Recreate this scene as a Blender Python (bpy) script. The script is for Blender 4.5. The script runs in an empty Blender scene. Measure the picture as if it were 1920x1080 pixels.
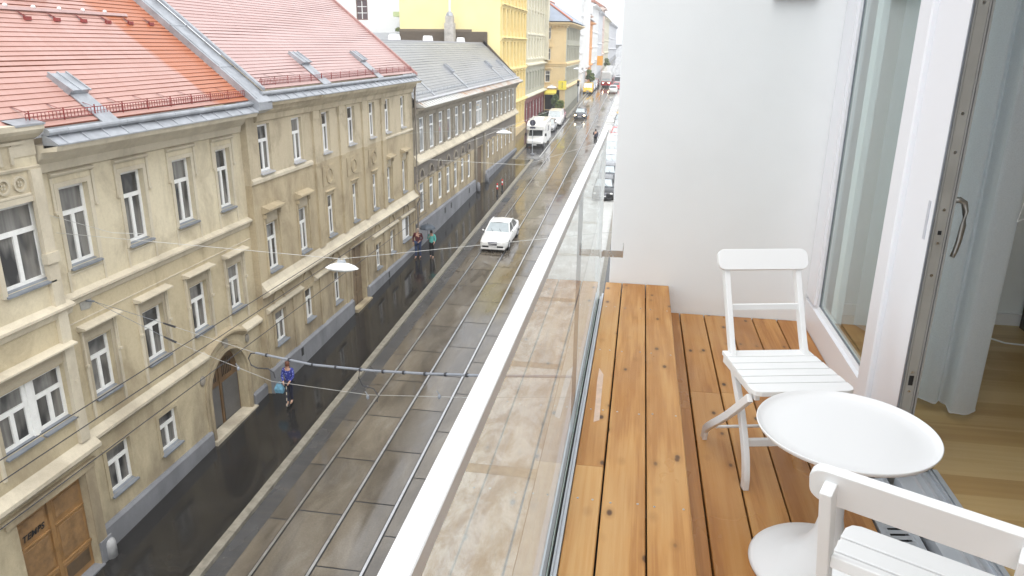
import bpy, math, random
from mathutils import Vector, Matrix
random.seed(7)
C = bpy.context.scene.collection
SC = bpy.context.scene
PI = math.pi
G = 0.0346                      # the street climbs gently away from the camera
CAMZ = 13.95                    # eye height above the street under the balcony
def sz(y): return G * y

# ---------------------------------------------------------------- camera, sky, sun, exposure
cam = bpy.data.cameras.new('camera'); cam_o = bpy.data.objects.new('camera', cam); C.objects.link(cam_o)
cam.sensor_width = 36.0; cam.lens = 36.0 * 1396.2 / 1920.0; cam.clip_start = 0.02; cam.clip_end = 3000
_yaw, _pit, _rol = -0.1648, 0.3142, -0.0113
_F = Vector((math.sin(_yaw)*math.cos(_pit), math.cos(_yaw)*math.cos(_pit), -math.sin(_pit)))
_r = Vector((math.cos(_yaw), -math.sin(_yaw), 0)); _d = _F.cross(_r)
_R = _r*math.cos(_rol) + _d*math.sin(_rol); _D = -_r*math.sin(_rol) + _d*math.cos(_rol)
m = Matrix.Identity(4)
for i in range(3):
    m[i][0] = _R[i]; m[i][1] = -_D[i]; m[i][2] = -_F[i]
m[2][3] = CAMZ
cam_o.matrix_world = m
SC.camera = cam_o

SUN_EL, SUN_AZ = 60.0, 145.0     # azimuth from +Y towards +X; veiled by thick cloud
W = bpy.data.worlds.new('World'); SC.world = W; W.use_nodes = True
nt = W.node_tree; nt.nodes.clear()
sky = nt.nodes.new('ShaderNodeTexSky'); sky.sky_type = 'NISHITA'; sky.sun_disc = False
sky.sun_elevation = math.radians(SUN_EL); sky.sun_rotation = math.radians(SUN_AZ)
sky.air_density = 1.0; sky.dust_density = 6.0; sky.ozone_density = 1.0
hsv = nt.nodes.new('ShaderNodeHueSaturation'); hsv.inputs['Saturation'].default_value = 0.22
mixs = nt.nodes.new('ShaderNodeMixRGB'); mixs.inputs[0].default_value = 0.72
mixs.inputs[2].default_value = (8.5, 8.8, 9.15, 1)      # even cloud cover
bg = nt.nodes.new('ShaderNodeBackground'); bg.inputs[1].default_value = 0.12
out = nt.nodes.new('ShaderNodeOutputWorld')
nt.links.new(sky.outputs[0], hsv.inputs['Color']); nt.links.new(hsv.outputs[0], mixs.inputs[1])
nt.links.new(mixs.outputs[0], bg.inputs[0]); nt.links.new(bg.outputs[0], out.inputs[0])

sun = bpy.data.lights.new('sun', 'SUN'); sun.energy = 1.3; sun.angle = math.radians(70); sun.color = (1, .99, .97)
sun_o = bpy.data.objects.new('sun', sun); C.objects.link(sun_o)
_el, _az = math.radians(SUN_EL), math.radians(SUN_AZ)
_sd = Vector((math.sin(_az)*math.cos(_el), math.cos(_az)*math.cos(_el), math.sin(_el)))
sun_o.rotation_euler = (-_sd).to_track_quat('-Z', 'Y').to_euler()

SC.view_settings.view_transform = 'Standard'; SC.view_settings.look = 'None'
SC.view_settings.exposure = 0.88; SC.view_settings.gamma = 1
SC.cycles.max_bounces = 10; SC.cycles.transparent_max_bounces = 16; SC.cycles.diffuse_bounces = 4
SC.cycles.glossy_bounces = 5
try: SC.cycles.use_denoising = True
except Exception: pass

# ---------------------------------------------------------------- materials
class N:
    """small node-graph helper"""
    def __init__(s, name):
        s.m = bpy.data.materials.new(name); s.m.use_nodes = True
        s.t = s.m.node_tree; s.b = s.t.nodes['Principled BSDF']
        s.out = s.t.nodes['Material Output']; s._pos = None
    def n(s, typ, **kw):
        x = s.t.nodes.new(typ)
        for k, v in kw.items(): setattr(x, k, v)
        return x
    def l(s, a, b): s.t.links.new(a, b)
    def pos(s):
        if s._pos is None: s._pos = s.n('ShaderNodeNewGeometry').outputs['Position']
        return s._pos
    def obj(s): return s.n('ShaderNodeTexCoord').outputs['Object']
    def map(s, vec, scale=(1,1,1), loc=(0,0,0), rot=(0,0,0)):
        mp = s.n('ShaderNodeMapping'); mp.inputs['Scale'].default_value = scale
        mp.inputs['Location'].default_value = loc; mp.inputs['Rotation'].default_value = rot
        s.l(vec, mp.inputs[0]); return mp.outputs[0]
    def noise(s, vec, scale, detail=4, rough=.55, dist=0):
        x = s.n('ShaderNodeTexNoise'); x.inputs['Scale'].default_value = scale
        x.inputs['Detail'].default_value = detail; x.inputs['Roughness'].default_value = rough
        x.inputs['Distortion'].default_value = dist
        s.l(vec, x.inputs['Vector']); return x.outputs['Fac']
    def ramp(s, fac, stops):
        x = s.n('ShaderNodeValToRGB'); e = x.color_ramp.elements
        while len(e) < len(stops): e.new(.5)
        for i, (p, c) in enumerate(stops):
            e[i].position = p; e[i].color = (*c, 1) if len(c) == 3 else c
        s.l(fac, x.inputs[0]); return x.outputs[0]
    def rng(s, fac, a, b, c, d):
        x = s.n('ShaderNodeMapRange'); 
        for i, v in enumerate((a, b, c, d)): x.inputs[i+1].default_value = v
        s.l(fac, x.inputs[0]); return x.outputs[0]
    def mix(s, fac, a, b, mode='MIX'):
        x = s.n('ShaderNodeMixRGB', blend_type=mode)
        for i, v in ((0, fac), (1, a), (2, b)):
            if hasattr(v, 'is_linked') or hasattr(v, 'links'): s.l(v, x.inputs[i])
            else: x.inputs[i].default_value = v if i == 0 else ((*v, 1) if len(v) == 3 else v)
        return x.outputs[0]
    def math(s, op, a, b=None):
        x = s.n('ShaderNodeMath', operation=op)
        for i, v in ((0, a), (1, b)):
            if v is None: continue
            if hasattr(v, 'links'): s.l(v, x.inputs[i])
            else: x.inputs[i].default_value = v
        return x.outputs[0]
    def bump(s, h, strength=.2, dist=.01):
        x = s.n('ShaderNodeBump'); x.inputs['Strength'].default_value = strength
        x.inputs['Distance'].default_value = dist
        s.l(h, x.inputs['Height']); s.l(x.outputs[0], s.b.inputs['Normal']); return x
    def attr(s, name): return s.n('ShaderNodeAttribute', attribute_name=name).outputs['Fac']
    def set(s, **kw):
        for k, v in kw.items():
            k = {'col':'Base Color','rough':'Roughness','metal':'Metallic','spec':'Specular IOR Level','coat':'Coat Weight','coatr':'Coat Roughness','trans':'Transmission Weight','ior':'IOR','alpha':'Alpha','sheen':'Sheen Weight'}[k]
            if hasattr(v, 'links'): s.l(v, s.b.inputs[k])
            else: s.b.inputs[k].default_value = (*v, 1) if isinstance(v, tuple) and len(v) == 3 else v
        return s
MATS = {}
def simple(name, col, rough=.5, var=.12, scale=6., metal=0, spec=.5, coat=0, bump=0, coord='pos'):
    """plain material whose colour and gloss wander a little"""
    if name in MATS: return MATS[name]
    g = N(name); v = g.pos() if coord == 'pos' else g.obj()
    f = g.noise(v, scale, 5, .6)
    lo = tuple(max(0, c*(1-var)) for c in col); hi = tuple(min(1, c*(1+var)) for c in col)
    g.set(col=g.ramp(f, [(.3, lo), (.7, hi)]), metal=metal, spec=spec, coat=coat)
    g.set(rough=g.rng(f, .3, .7, max(.02, rough*.85), min(1, rough*1.15)))
    if bump: g.bump(g.noise(v, scale*8, 3), bump, .01)
    MATS[name] = g.m; return g.m

def plaster(name, base, dirt, light, streak=.55, dirt_amt=.5, zsplit=None):
    g = N(name); p = g.pos()
    big = g.noise(g.map(p, (.35,.35,.35)), 1.0, 6, .65)
    st = g.noise(g.map(p, (1,.9,.6)), .9, 7, .66, .5)
    fine = g.noise(p, 14, 4, .6)
    c = g.mix(g.rng(big, .35, .68, 0, 1), light, base)
    c = g.mix(g.math('MULTIPLY', g.rng(st, .47, .70, 0, 1), streak), c, dirt)
    c = g.mix(g.math('MULTIPLY', g.rng(fine, .45, .8, 0, 1), .25*dirt_amt), c, dirt)
    xyz = g.n('ShaderNodeSeparateXYZ'); g.l(p, xyz.inputs[0])
    run = g.noise(g.map(p, (1,3.2,.3)), 1.0, 4, .6)
    c = g.mix(g.math('MULTIPLY', g.rng(run, .58, .8, 0, 1), streak*.6), c, dirt)
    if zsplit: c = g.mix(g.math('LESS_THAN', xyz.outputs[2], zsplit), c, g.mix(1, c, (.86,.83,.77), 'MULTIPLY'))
    h = g.math('SUBTRACT', xyz.outputs[2], g.math('MULTIPLY', xyz.outputs[1], G))
    low = g.math('MULTIPLY', g.rng(h, .2, 5.0, 1, 0), g.rng(g.noise(g.map(p, (1,1,.4)), .9, 5, .65), .38, .62, 0, 1))
    c = g.mix(g.math('MULTIPLY', low, dirt_amt), c, tuple(x*.78 for x in dirt))
    g.set(col=c, rough=.85, spec=.25); g.bump(fine, .25, .01)
    return g.m
M = {}
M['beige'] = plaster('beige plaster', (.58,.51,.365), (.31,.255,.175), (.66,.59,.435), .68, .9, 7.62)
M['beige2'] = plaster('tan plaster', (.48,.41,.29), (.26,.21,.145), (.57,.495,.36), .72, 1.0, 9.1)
M['trim'] = plaster('pale trim plaster', (.54,.48,.37), (.33,.285,.215), (.61,.55,.43), .6, .7)
M['lintel'] = plaster('grey brown lintel plaster', (.40,.345,.25), (.25,.21,.15), (.46,.40,.30), .6, .6)
M['medal'] = simple('grey stucco medallion', (.27,.245,.205), .8, .25, 8)
M['greyb'] = plaster('sooty grey brown plaster', (.28,.245,.195), (.15,.13,.10), (.35,.315,.255), .7, .8)
M['greydark'] = plaster('dark soot plaster', (.17,.15,.13), (.10,.09,.08), (.22,.195,.165), .5, .4)
M['yellow'] = plaster('yellow plaster', (.76,.59,.25), (.60,.45,.18), (.78,.63,.30), .25, .1)
M['yellowwall'] = plaster('pale yellow firewall', (.80,.69,.35), (.76,.64,.30), (.82,.72,.40), .15, .05)
M['cream'] = plaster('cream plaster', (.66,.62,.48), (.45,.42,.32), (.72,.68,.54), .3, .2)
M['creamgrey'] = plaster('olive grey plaster', (.40,.39,.31), (.28,.27,.22), (.46,.45,.37), .3, .2)
M['ochre'] = plaster('ochre plaster', (.70,.54,.30), (.50,.38,.22), (.74,.58,.34), .25, .15)
M['whitep'] = plaster('white plaster', (.78,.78,.77), (.66,.66,.65), (.80,.80,.79), .15, .05)
M['pinkp'] = plaster('pale pink plaster', (.70,.55,.48), (.52,.40,.35), (.74,.60,.52), .2, .1)
M['orangep'] = plaster('orange plaster', (.75,.38,.16), (.55,.28,.13), (.78,.42,.2), .2, .1)
M['palegrey'] = plaster('pale grey plaster', (.62,.63,.66), (.46,.47,.50), (.68,.69,.71), .2, .1)
M['maroon'] = simple('maroon shopfront paint', (.22,.05,.05), .4)
M['plinth'] = plaster('grey plinth', (.215,.22,.235), (.13,.13,.14), (.26,.265,.28), .4, .4)

def _balc_wall():
    g = N('smooth white render'); p = g.pos()
    f = g.noise(p, 3, 5, .6); fine = g.noise(p, 160, 3, .6)
    g.set(col=g.ramp(f, [(.3,(.795,.812,.815)),(.7,(.825,.842,.845))]), rough=.9, spec=.2); g.bump(fine, .18, .004)
    return g.m
M['balc'] = _balc_wall()
M['white'] = N('white paint').set(col=(0.82, 0.82, 0.815), rough=0.45).m
M['whitemetal'] = N('white powder coated steel').set(col=(0.84, 0.84, 0.84), rough=0.4).m
M['whitepvc'] = N('white window plastic').set(col=(0.82, 0.825, 0.85), rough=0.35).m
M['winframe'] = simple('white window paint', (.80,.80,.78), .45, .06, 5)
M['steel'] = simple('stainless steel', (.55,.55,.54), .28, .1, 9, metal=1)
M['alu'] = simple('brushed aluminium', (.55,.58,.62), .42, .06, 9, metal=.45)
M['alupaint'] = simple('silver grey sill', (.50,.51,.54), .35, .06, 9, metal=.35)
M['greystrip'] = simple('grey lock strip', (.40,.395,.37), .45, .06, 12, metal=.4)
M['black'] = simple('black rubber', (.012,.012,.013), .6, .2)
M['zinc'] = simple('zinc sheet', (.33,.345,.37), .38, .25, 2.2, metal=.35)
M['zincdark'] = simple('grey metal sill', (.23,.25,.28), .38, .2, 3, metal=.3)
M['guard'] = simple('dark red snow guard', (.24,.035,.03), .5, .25)
M['cable'] = simple('dark cable', (.03,.03,.035), .5)
M['wirepale'] = simple('pale wire', (.50,.50,.48), .4, .1, metal=.4)
M['tube'] = simple('grey cable sleeve', (.28,.30,.34), .35, .1, metal=.4)
M['dark'] = simple('dark interior', (.02,.02,.02), .8)
M['inwall'] = simple('interior wall', (.82,.84,.82), .9, .03)
M['darkwood'] = simple('dark brown furniture', (.045,.035,.03), .5)
M['gate'] = None

def _wood(name, a, b, c, knot, rough, gloss_var=True, sc=1.0, knots=True):
    g = N(name); p = g.pos() if knots else g.map(g.pos(), rot=(0,0,math.radians(90))); tone = g.attr('tone')
    cx = g.n('ShaderNodeCombineXYZ'); g.l(g.math('MULTIPLY', tone, 37.0), cx.inputs[0]); g.l(g.math('MULTIPLY', tone, 11.0), cx.inputs[1])
    va = g.n('ShaderNodeVectorMath', operation='ADD'); g.l(p, va.inputs[0]); g.l(cx.outputs[0], va.inputs[1]); v = va.outputs[0]
    warp = g.noise(g.map(v, (3*sc,.55*sc,3*sc)), 2, 3)
    grain = g.noise(g.map(v, (60*sc,1.6*sc,60*sc)), 1.0, 5, .6, 1.2)
    wv = g.n('ShaderNodeTexWave', wave_type='RINGS'); wv.inputs['Scale'].default_value = 5.5*sc; wv.inputs['Distortion'].default_value = 5; wv.inputs['Detail'].default_value = 3
    wv.inputs['Detail Scale'].default_value = 1.2
    g.l(g.map(v, (2.2,.16,2.2)), wv.inputs['Vector'])
    f = g.mix(.40, grain, wv.outputs['Fac'])
    col = g.ramp(f, [(.28, a), (.50, b), (.75, c)])
    col = g.mix(g.rng(tone, 0, 1, 0, .38), col, tuple(x*.8 for x in a), 'MIX') if knots else g.mix(g.rng(tone, 0, 1, 0, .5), col, a)
    if knots:
        vo = g.n('ShaderNodeTexVoronoi'); vo.inputs['Scale'].default_value = 9.5; vo.inputs['Randomness'].default_value = 1
        g.l(g.map(v, (1.15,.62,1)), vo.inputs['Vector'])
        k = g.rng(vo.outputs['Distance'], .07, .13, 1, 0)
        halo = g.rng(vo.outputs['Distance'], .06, .26, .5, 0)
        col = g.mix(halo, col, tuple(x*.62 for x in a)); col = g.mix(k, col, knot)
        wet = g.noise(g.map(p, (1.4,.7,1)), 1.6, 4, .6)
        col = g.mix(g.rng(wet, .42, .62, 0, .2), col, tuple(x*.65 for x in b))
        g.set(rough=g.rng(wet, .4, .65, rough, rough*.45))
    else:
        g.set(rough=rough)
    g.set(col=col, spec=.4); g.bump(grain, .25, .003)
    return g.m
M['deck'] = _wood('oiled larch decking', (.40,.18,.05), (.53,.275,.09), (.59,.345,.135), (.085,.04,.02), .6)
M['deck2'] = _wood('wet larch decking', (.37,.155,.042), (.50,.24,.073), (.57,.31,.112), (.07,.034,.018), .55)
M['parquet'] = _wood('oak parquet', (.42,.265,.105), (.51,.345,.15), (.58,.42,.205), (.2,.1,.05), .28, sc=.5, knots=False)

def _tile(name, a, b, edge, nosheen_col):
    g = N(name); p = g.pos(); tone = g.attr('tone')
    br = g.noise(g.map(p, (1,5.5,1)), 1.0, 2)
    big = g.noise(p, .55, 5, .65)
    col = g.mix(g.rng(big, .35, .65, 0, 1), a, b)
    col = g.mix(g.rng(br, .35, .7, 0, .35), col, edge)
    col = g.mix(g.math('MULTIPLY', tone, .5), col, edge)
    # orange strip by the party wall, left without the painted pale sky sheen
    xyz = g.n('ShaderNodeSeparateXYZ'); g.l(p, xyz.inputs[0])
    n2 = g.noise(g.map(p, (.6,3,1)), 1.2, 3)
    if nosheen_col:
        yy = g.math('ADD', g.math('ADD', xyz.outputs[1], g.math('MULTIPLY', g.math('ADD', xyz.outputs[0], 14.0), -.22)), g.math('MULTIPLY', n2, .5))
        col = g.mix(g.rng(yy, 22.35, 22.65, 0, .92), col, nosheen_col)
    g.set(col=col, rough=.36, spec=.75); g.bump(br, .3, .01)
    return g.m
M['tileA'] = _tile('red clay tile with pale sky sheen', (.41,.225,.185), (.455,.27,.235), (.34,.16,.12), (.37,.105,.032))  # pale tones carry the wet roof's sky sheen in their colour
M['tileB'] = _tile('pale pink clay tile', (.42,.27,.25), (.46,.31,.29), (.35,.205,.18), None)
M['tileedge'] = simple('tile butt edge', (.25,.075,.035), .6, .25)
M['tileedgeB'] = simple('pink tile butt edge', (.30,.13,.11), .6, .2)
M['slate'] = _tile('grey roof slate', (.22,.225,.235), (.275,.28,.285), (.17,.175,.185), None)
M['slateedge'] = simple('slate edge', (.22,.22,.23), .6, .2)
M['rust'] = None
def _rust():
    g = N('rusting eaves sheet'); p = g.pos()
    n = g.noise(g.map(p, (1,1.6,1)), 1.5, 5, .7); st = g.noise(g.map(p,(1,.4,1)),.35,2)
    f = g.math('MULTIPLY', g.rng(n,.42,.62,0,1), g.rng(st,.42,.56,0,1))
    g.set(col=g.mix(f, (.52,.52,.50), (.40,.20,.08)), rough=.4, metal=.2); return g.m
M['rust'] = _rust()

def _road():
    g = N('wet concrete tram slabs'); p = g.pos(); tone = g.attr('tone')
    big = g.noise(g.map(p, (.9,.35,1)), 1.1, 6, .62, .6)
    fine = g.noise(p, 22, 5, .65)
    col = g.ramp(big, [(.3,(.14,.115,.084)),(.55,(.20,.17,.13)),(.75,(.27,.245,.21))])
    col = g.mix(g.math('MULTIPLY', tone, .6), col, (.075,.067,.060))
    col = g.mix(g.rng(fine, .35, .75, 0, .35), col, (.055,.047,.038))
    pud = g.noise(g.map(p, (1.1,.3,1)), .8, 5, .6, .8)
    wet = g.rng(pud, .38, .62, 0, 1)
    col = g.mix(wet, col, g.mix(1, col, (.66,.66,.68), 'MULTIPLY'))
    g.set(col=col, rough=g.rng(wet, 0, 1, .18, .04), spec=.85)
    b = g.bump(g.mix(.85, g.noise(p, 3.2, 3), fine), .018, .01)
    return g.m
M['road'] = _road()
def _asph(name, col, lo, hi, spec=.5):
    g = N(name); p = g.pos()
    big = g.noise(g.map(p, (.8,.8,1)), .6, 6, .65); fine = g.noise(p, 60, 4, .6); cross = g.noise(g.map(p, (.35,3,1)), 1.6, 4)
    c = g.ramp(big, [(.3, tuple(x*.7 for x in col)), (.7, tuple(x*1.4 for x in col))])
    c = g.mix(g.rng(fine, .5, .8, 0, .4), c, tuple(x*2.2 for x in col))
    c = g.mix(g.rng(cross, .5, .75, 0, .4), c, (col[0]*1.9, col[1]*1.7, col[2]*1.4))
    wet = g.noise(g.map(p, (1,.5,1)), .7, 4, .55)
    g.set(col=c, rough=g.rng(wet, .35, .65, lo, hi), spec=spec)
    g.bump(g.mix(.8, cross, fine), .02, .01)
    return g.m
M['asphalt'] = _asph('wet dark pavement asphalt', (.019,.0178,.0168), .05, .16)
M['lane'] = _asph('wet grey asphalt', (.075,.075,.078), .08, .25, .6)
M['gutterm'] = _asph('wet gutter asphalt', (.06,.06,.062), .18, .36)
M['ground'] = simple('ground', (.07,.07,.068), .8)
M['kerb'] = simple('granite kerb', (.235,.215,.175), .45, .3, 5, bump=.1)
M['rail'] = simple('polished rail head', (.70,.70,.72), .32, .12, 4, metal=1)
M['groove'] = simple('rail groove', (.012,.011,.012), .5)
def _pane(name, dark, pale, amt):
    g = N(name); o = g.obj(); oi = g.n('ShaderNodeObjectInfo').outputs['Random']
    xyz = g.n('ShaderNodeSeparateXYZ'); g.l(g.pos(), xyz.inputs[0])
    # net curtains hanging behind the pane: folds run down the window
    cx = g.n('ShaderNodeCombineXYZ'); g.l(g.math('MULTIPLY', oi, 50.0), cx.inputs[0])
    va = g.n('ShaderNodeVectorMath', operation='ADD'); g.l(g.pos(), va.inputs[0]); g.l(cx.outputs[0], va.inputs[1])
    fold = g.noise(g.map(va.outputs[0], (1,9,.15)), 1.0, 3)
    big = g.noise(g.map(va.outputs[0], (1,1.6,.7)), 1.0, 2)
    f = g.rng(big, .42, .56, 0, 1)
    c = g.mix(g.math('MULTIPLY', f, amt), dark, g.mix(g.rng(fold, .35, .65, 0, 1), tuple(x*.6 for x in pale), pale))
    g.set(col=c, rough=.05, spec=.6); return g.m
M['pane'] = _pane('window pane with net curtain', (.035,.035,.036), (.30,.29,.27), .75)
M['pane2'] = _pane('window pane', (.05,.053,.055), (.26,.27,.28), .8)
M['paneB'] = _pane('pale window pane', (.16,.175,.18), (.40,.42,.42), .9)
M['carglass'] = simple('car glass', (.03,.035,.04), .05, .1, spec=.8)
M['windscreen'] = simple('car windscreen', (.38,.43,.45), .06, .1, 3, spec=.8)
M['tyre'] = simple('tyre rubber', (.015,.015,.016), .7)
M['rim'] = simple('alloy rim', (.5,.5,.52), .3, .1, metal=.8)
M['lamp'] = simple('headlight glass', (.75,.75,.72), .1, .1, 20, spec=.8)
M['tail'] = simple('tail light', (.35,.02,.015), .15)
M['plate'] = simple('number plate', (.75,.75,.74), .4)
M['grille'] = simple('chrome grille', (.22,.22,.25), .3, .35, 40, metal=.6)
M['skin'] = simple('skin', (.55,.33,.24), .5, .08)
def emit(name, col, st):
    g = N(name); g.set(col=col); g.b.inputs['Emission Color'].default_value = (*col, 1); g.b.inputs['Emission Strength'].default_value = st
    return g.m
M['beam'] = emit('lit headlight', (1.0,.80,.52), 14)

def _balglass(nm='window glass', film=False):
    g = N(nm); t = g.t
    t.nodes.remove(g.b)
    geo = g.n('ShaderNodeNewGeometry'); fr = g.n('ShaderNodeFresnel'); fr.inputs['IOR'].default_value = 1.52
    two = g.math('DIVIDE', g.math('MULTIPLY', fr.outputs[0], 2.0), g.math('ADD', fr.outputs[0], 1.0))
    front = g.math('SUBTRACT', 1.0, geo.outputs['Backfacing'])
    fac = g.math('MULTIPLY', g.math('MULTIPLY', two, .70 if film else 1.0), front)
    tr = g.n('ShaderNodeBsdfTransparent'); tr.inputs[0].default_value = (.965,.985,.98,1) if film else (.88,.935,.915,1)
    gl = g.n('ShaderNodeBsdfGlossy'); gl.inputs['Roughness'].default_value = .0; gl.inputs[0].default_value = (.96,.98,.97,1)
    mx = g.n('ShaderNodeMixShader'); g.l(fac, mx.inputs[0]); g.l(tr.outputs[0], mx.inputs[1]); g.l(gl.outputs[0], mx.inputs[2])
    if film:
        p = g.pos(); d = g.n('ShaderNodeBsdfDiffuse'); d.inputs[0].default_value = (.90,.90,.88,1); tl = g.n('ShaderNodeBsdfTranslucent'); tl.inputs[0].default_value = (.90,.90,.88,1)
        m1 = g.n('ShaderNodeMixShader'); m1.inputs[0].default_value = .5; g.l(d.outputs[0], m1.inputs[1]); g.l(tl.outputs[0], m1.inputs[2])
        n1 = g.noise(g.map(p, (1,.7,.7)), 2.0, 5, .6); n2 = g.noise(g.map(p, (1,1,1)), 6, 5, .6); n3 = g.noise(p, 90, 3)
        a = g.math('ADD', g.rng(n1, .35, .66, .05, .15), g.math('ADD', g.rng(n2, .5, .7, 0, .05), g.rng(n3, .60, .72, 0, .12)))
        m2 = g.n('ShaderNodeMixShader'); g.l(g.math('MULTIPLY', a, front), m2.inputs[0]); g.l(mx.outputs[0], m2.inputs[1]); g.l(m1.outputs[0], m2.inputs[2]); mx = m2
    g.l(mx.outputs[0], g.out.inputs[0]); return g.m
M['balglass'] = _balglass(); M['rainglass'] = _balglass('rain spotted balustrade glass', True)
def _fabric():
    g = N('sheer curtain'); t = g.t; t.nodes.remove(g.b)
    d = g.n('ShaderNodeBsdfDiffuse'); d.inputs[0].default_value = (.82,.86,.90,1)
    tl = g.n('ShaderNodeBsdfTranslucent'); tl.inputs[0].default_value = (.82,.86,.90,1)
    tr = g.n('ShaderNodeBsdfTransparent'); tr.inputs[0].default_value = (.9,.92,.94,1)
    w = g.noise(g.map(g.pos(), (300,300,300)), 1, 2)
    m1 = g.n('ShaderNodeMixShader'); m1.inputs[0].default_value = .45; g.l(d.outputs[0], m1.inputs[1]); g.l(tl.outputs[0], m1.inputs[2])
    m2 = g.n('ShaderNodeMixShader'); g.l(g.rng(w, .3, .7, .12, .24), m2.inputs[0]); g.l(m1.outputs[0], m2.inputs[1]); g.l(tr.outputs[0], m2.inputs[2])
    g.l(m2.outputs[0], g.out.inputs[0]); return g.m
M['curtain'] = _fabric()

# ---------------------------------------------------------------- mesh helper
class MB:
    def __init__(s): s.v = []; s.f = []; s.mi = []; s.tn = []
    def poly(s, pts, m=0, tone=0.):
        b = len(s.v); s.v += [tuple(p) for p in pts]; s.f.append(tuple(range(b, b+len(pts)))); s.mi.append(m); s.tn.append(tone); return s
    def mesh(s, vs, fs, m=0, tone=0.):
        b = len(s.v); s.v += [tuple(p) for p in vs]
        for f in fs: s.f.append(tuple(b+i for i in f)); s.mi.append(m); s.tn.append(tone)
        return s
    def box(s, x0, x1, y0, y1, z0, z1, m=0, tone=0., g0=0., g1=0.):
        """axis box; g0/g1 lift the ends at y0/y1 (to follow the street)"""
        vs = [(x0,y0,z0+g0),(x1,y0,z0+g0),(x1,y1,z0+g1),(x0,y1,z0+g1),(x0,y0,z1+g0),(x1,y0,z1+g0),(x1,y1,z1+g1),(x0,y1,z1+g1)]
        return s.mesh(vs, [(3,2,1,0),(4,5,6,7),(0,1,5,4),(1,2,6,5),(2,3,7,6),(3,0,4,7)], m, tone)
    def prism_y(s, prof, y0, y1, m=0, tone=0., g=0.):
        n = len(prof); vs = [(x,y0,z+g*y0) for x, z in prof] + [(x,y1,z+g*y1) for x, z in prof]
        fs = [(i,(i+1)%n,n+(i+1)%n,n+i) for i in range(n)] + [tuple(range(n-1,-1,-1)), tuple(range(n,2*n))]
        return s.mesh(vs, fs, m, tone)
    def prism_x(s, prof, x0, x1, m=0, tone=0.):
        n = len(prof); vs = [(x0,y,z) for y, z in prof] + [(x1,y,z) for y, z in prof]
        fs = [(n+i,n+(i+1)%n,(i+1)%n,i) for i in range(n)] + [tuple(range(n)), tuple(range(2*n-1,n-1,-1))]
        return s.mesh(vs, fs, m, tone)
    def prism_z(s, prof, z0, z1, m=0, tone=0.):
        n = len(prof); vs = [(x,y,z0) for x, y in prof] + [(x,y,z1) for x, y in prof]
        fs = [(i,(i+1)%n,n+(i+1)%n,n+i) for i in range(n)] + [tuple(range(n-1,-1,-1)), tuple(range(n,2*n))]
        return s.mesh(vs, fs, m, tone)
    def tube(s, pts, r, n=8, m=0, closed=False):
        pts = [Vector(p) for p in pts]; k = len(pts); rs = r if isinstance(r, (list, tuple)) else [r]*k
        rings = []; up = Vector((0,0,1))
        for i, p in enumerate(pts):
            a = pts[max(0,i-1)]; b = pts[min(k-1,i+1)]; t = (b-a).normalized()
            u = t.cross(up)
            if u.length < 1e-3: u = t.cross(Vector((0,1,0)))
            u.normalize(); w = u.cross(t)
            rings.append([tuple(p + (u*math.cos(2*PI*j/n)+w*math.sin(2*PI*j/n))*rs[i]) for j in range(n)])
        vs = [q for ring in rings for q in ring]; fs = []
        for i in range(k-1):
            for j in range(n): fs.append((i*n+j, i*n+(j+1)%n, (i+1)*n+(j+1)%n, (i+1)*n+j))
        fs += [tuple(range(n-1,-1,-1)), tuple(range((k-1)*n, k*n))]
        return s.mesh(vs, fs, m)
    def lathe(s, prof, c=(0,0,0), n=32, m=0):
        vs = []; fs = []
        for r, z in prof:
            for j in range(n): vs.append((c[0]+r*math.cos(2*PI*j/n), c[1]+r*math.sin(2*PI*j/n), c[2]+z))
        for i in range(len(prof)-1):
            for j in range(n): fs.append((i*n+j, i*n+(j+1)%n, (i+1)*n+(j+1)%n, (i+1)*n+j))
        if prof[0][0] > 1e-4: fs.append(tuple(range(n-1,-1,-1)))
        if prof[-1][0] > 1e-4: fs.append(tuple(range((len(prof)-1)*n, len(prof)*n)))
        return s.mesh(vs, fs, m)
    def ball(s, c, rx, ry, rz, n=12, k=8, m=0):
        vs = []; fs = []
        for i in range(k+1):
            a = PI*i/k
            for j in range(n):
                b = 2*PI*j/n; vs.append((c[0]+rx*math.sin(a)*math.cos(b), c[1]+ry*math.sin(a)*math.sin(b), c[2]-rz*math.cos(a)))
        for i in range(k):
            for j in range(n): fs.append((i*n+j, i*n+(j+1)%n, (i+1)*n+(j+1)%n, (i+1)*n+j))
        return s.mesh(vs, fs, m)
    def build(s, name, mats, parent=None, smooth=False, bevel=0, seg=2, world=True, weld=False):
        me = bpy.data.meshes.new(name); me.from_pydata(s.v, [], s.f); 
        for mm in (mats if isinstance(mats, (list, tuple)) else [mats]): me.materials.append(mm)
        me.polygons.foreach_set('material_index', s.mi)
        at = me.attributes.new('tone', 'FLOAT', 'FACE'); at.data.foreach_set('value', s.tn)
        if smooth: me.polygons.foreach_set('use_smooth', [True]*len(s.f))
        me.update()
        if weld or smooth:
            import bmesh
            bm = bmesh.new(); bm.from_mesh(me); bmesh.ops.remove_doubles(bm, verts=bm.verts, dist=1e-5)
            bmesh.ops.dissolve_degenerate(bm, edges=bm.edges, dist=1e-6)
            bmesh.ops.recalc_face_normals(bm, faces=bm.faces); bm.to_mesh(me); bm.free()
        o = bpy.data.objects.new(name, me); C.objects.link(o)
        if parent is not None:
            o.parent = parent
            if world: o.matrix_parent_inverse = WORLD_INV[parent.name] if parent.name in WORLD_INV else Matrix.Identity(4)
        if bevel:
            b = o.modifiers.new('bevel', 'BEVEL'); b.width = bevel; b.segments = seg; b.limit_method = 'ANGLE'; b.angle_limit = math.radians(35)
            b.harden_normals = False
        return o
WORLD_INV = {}
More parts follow.
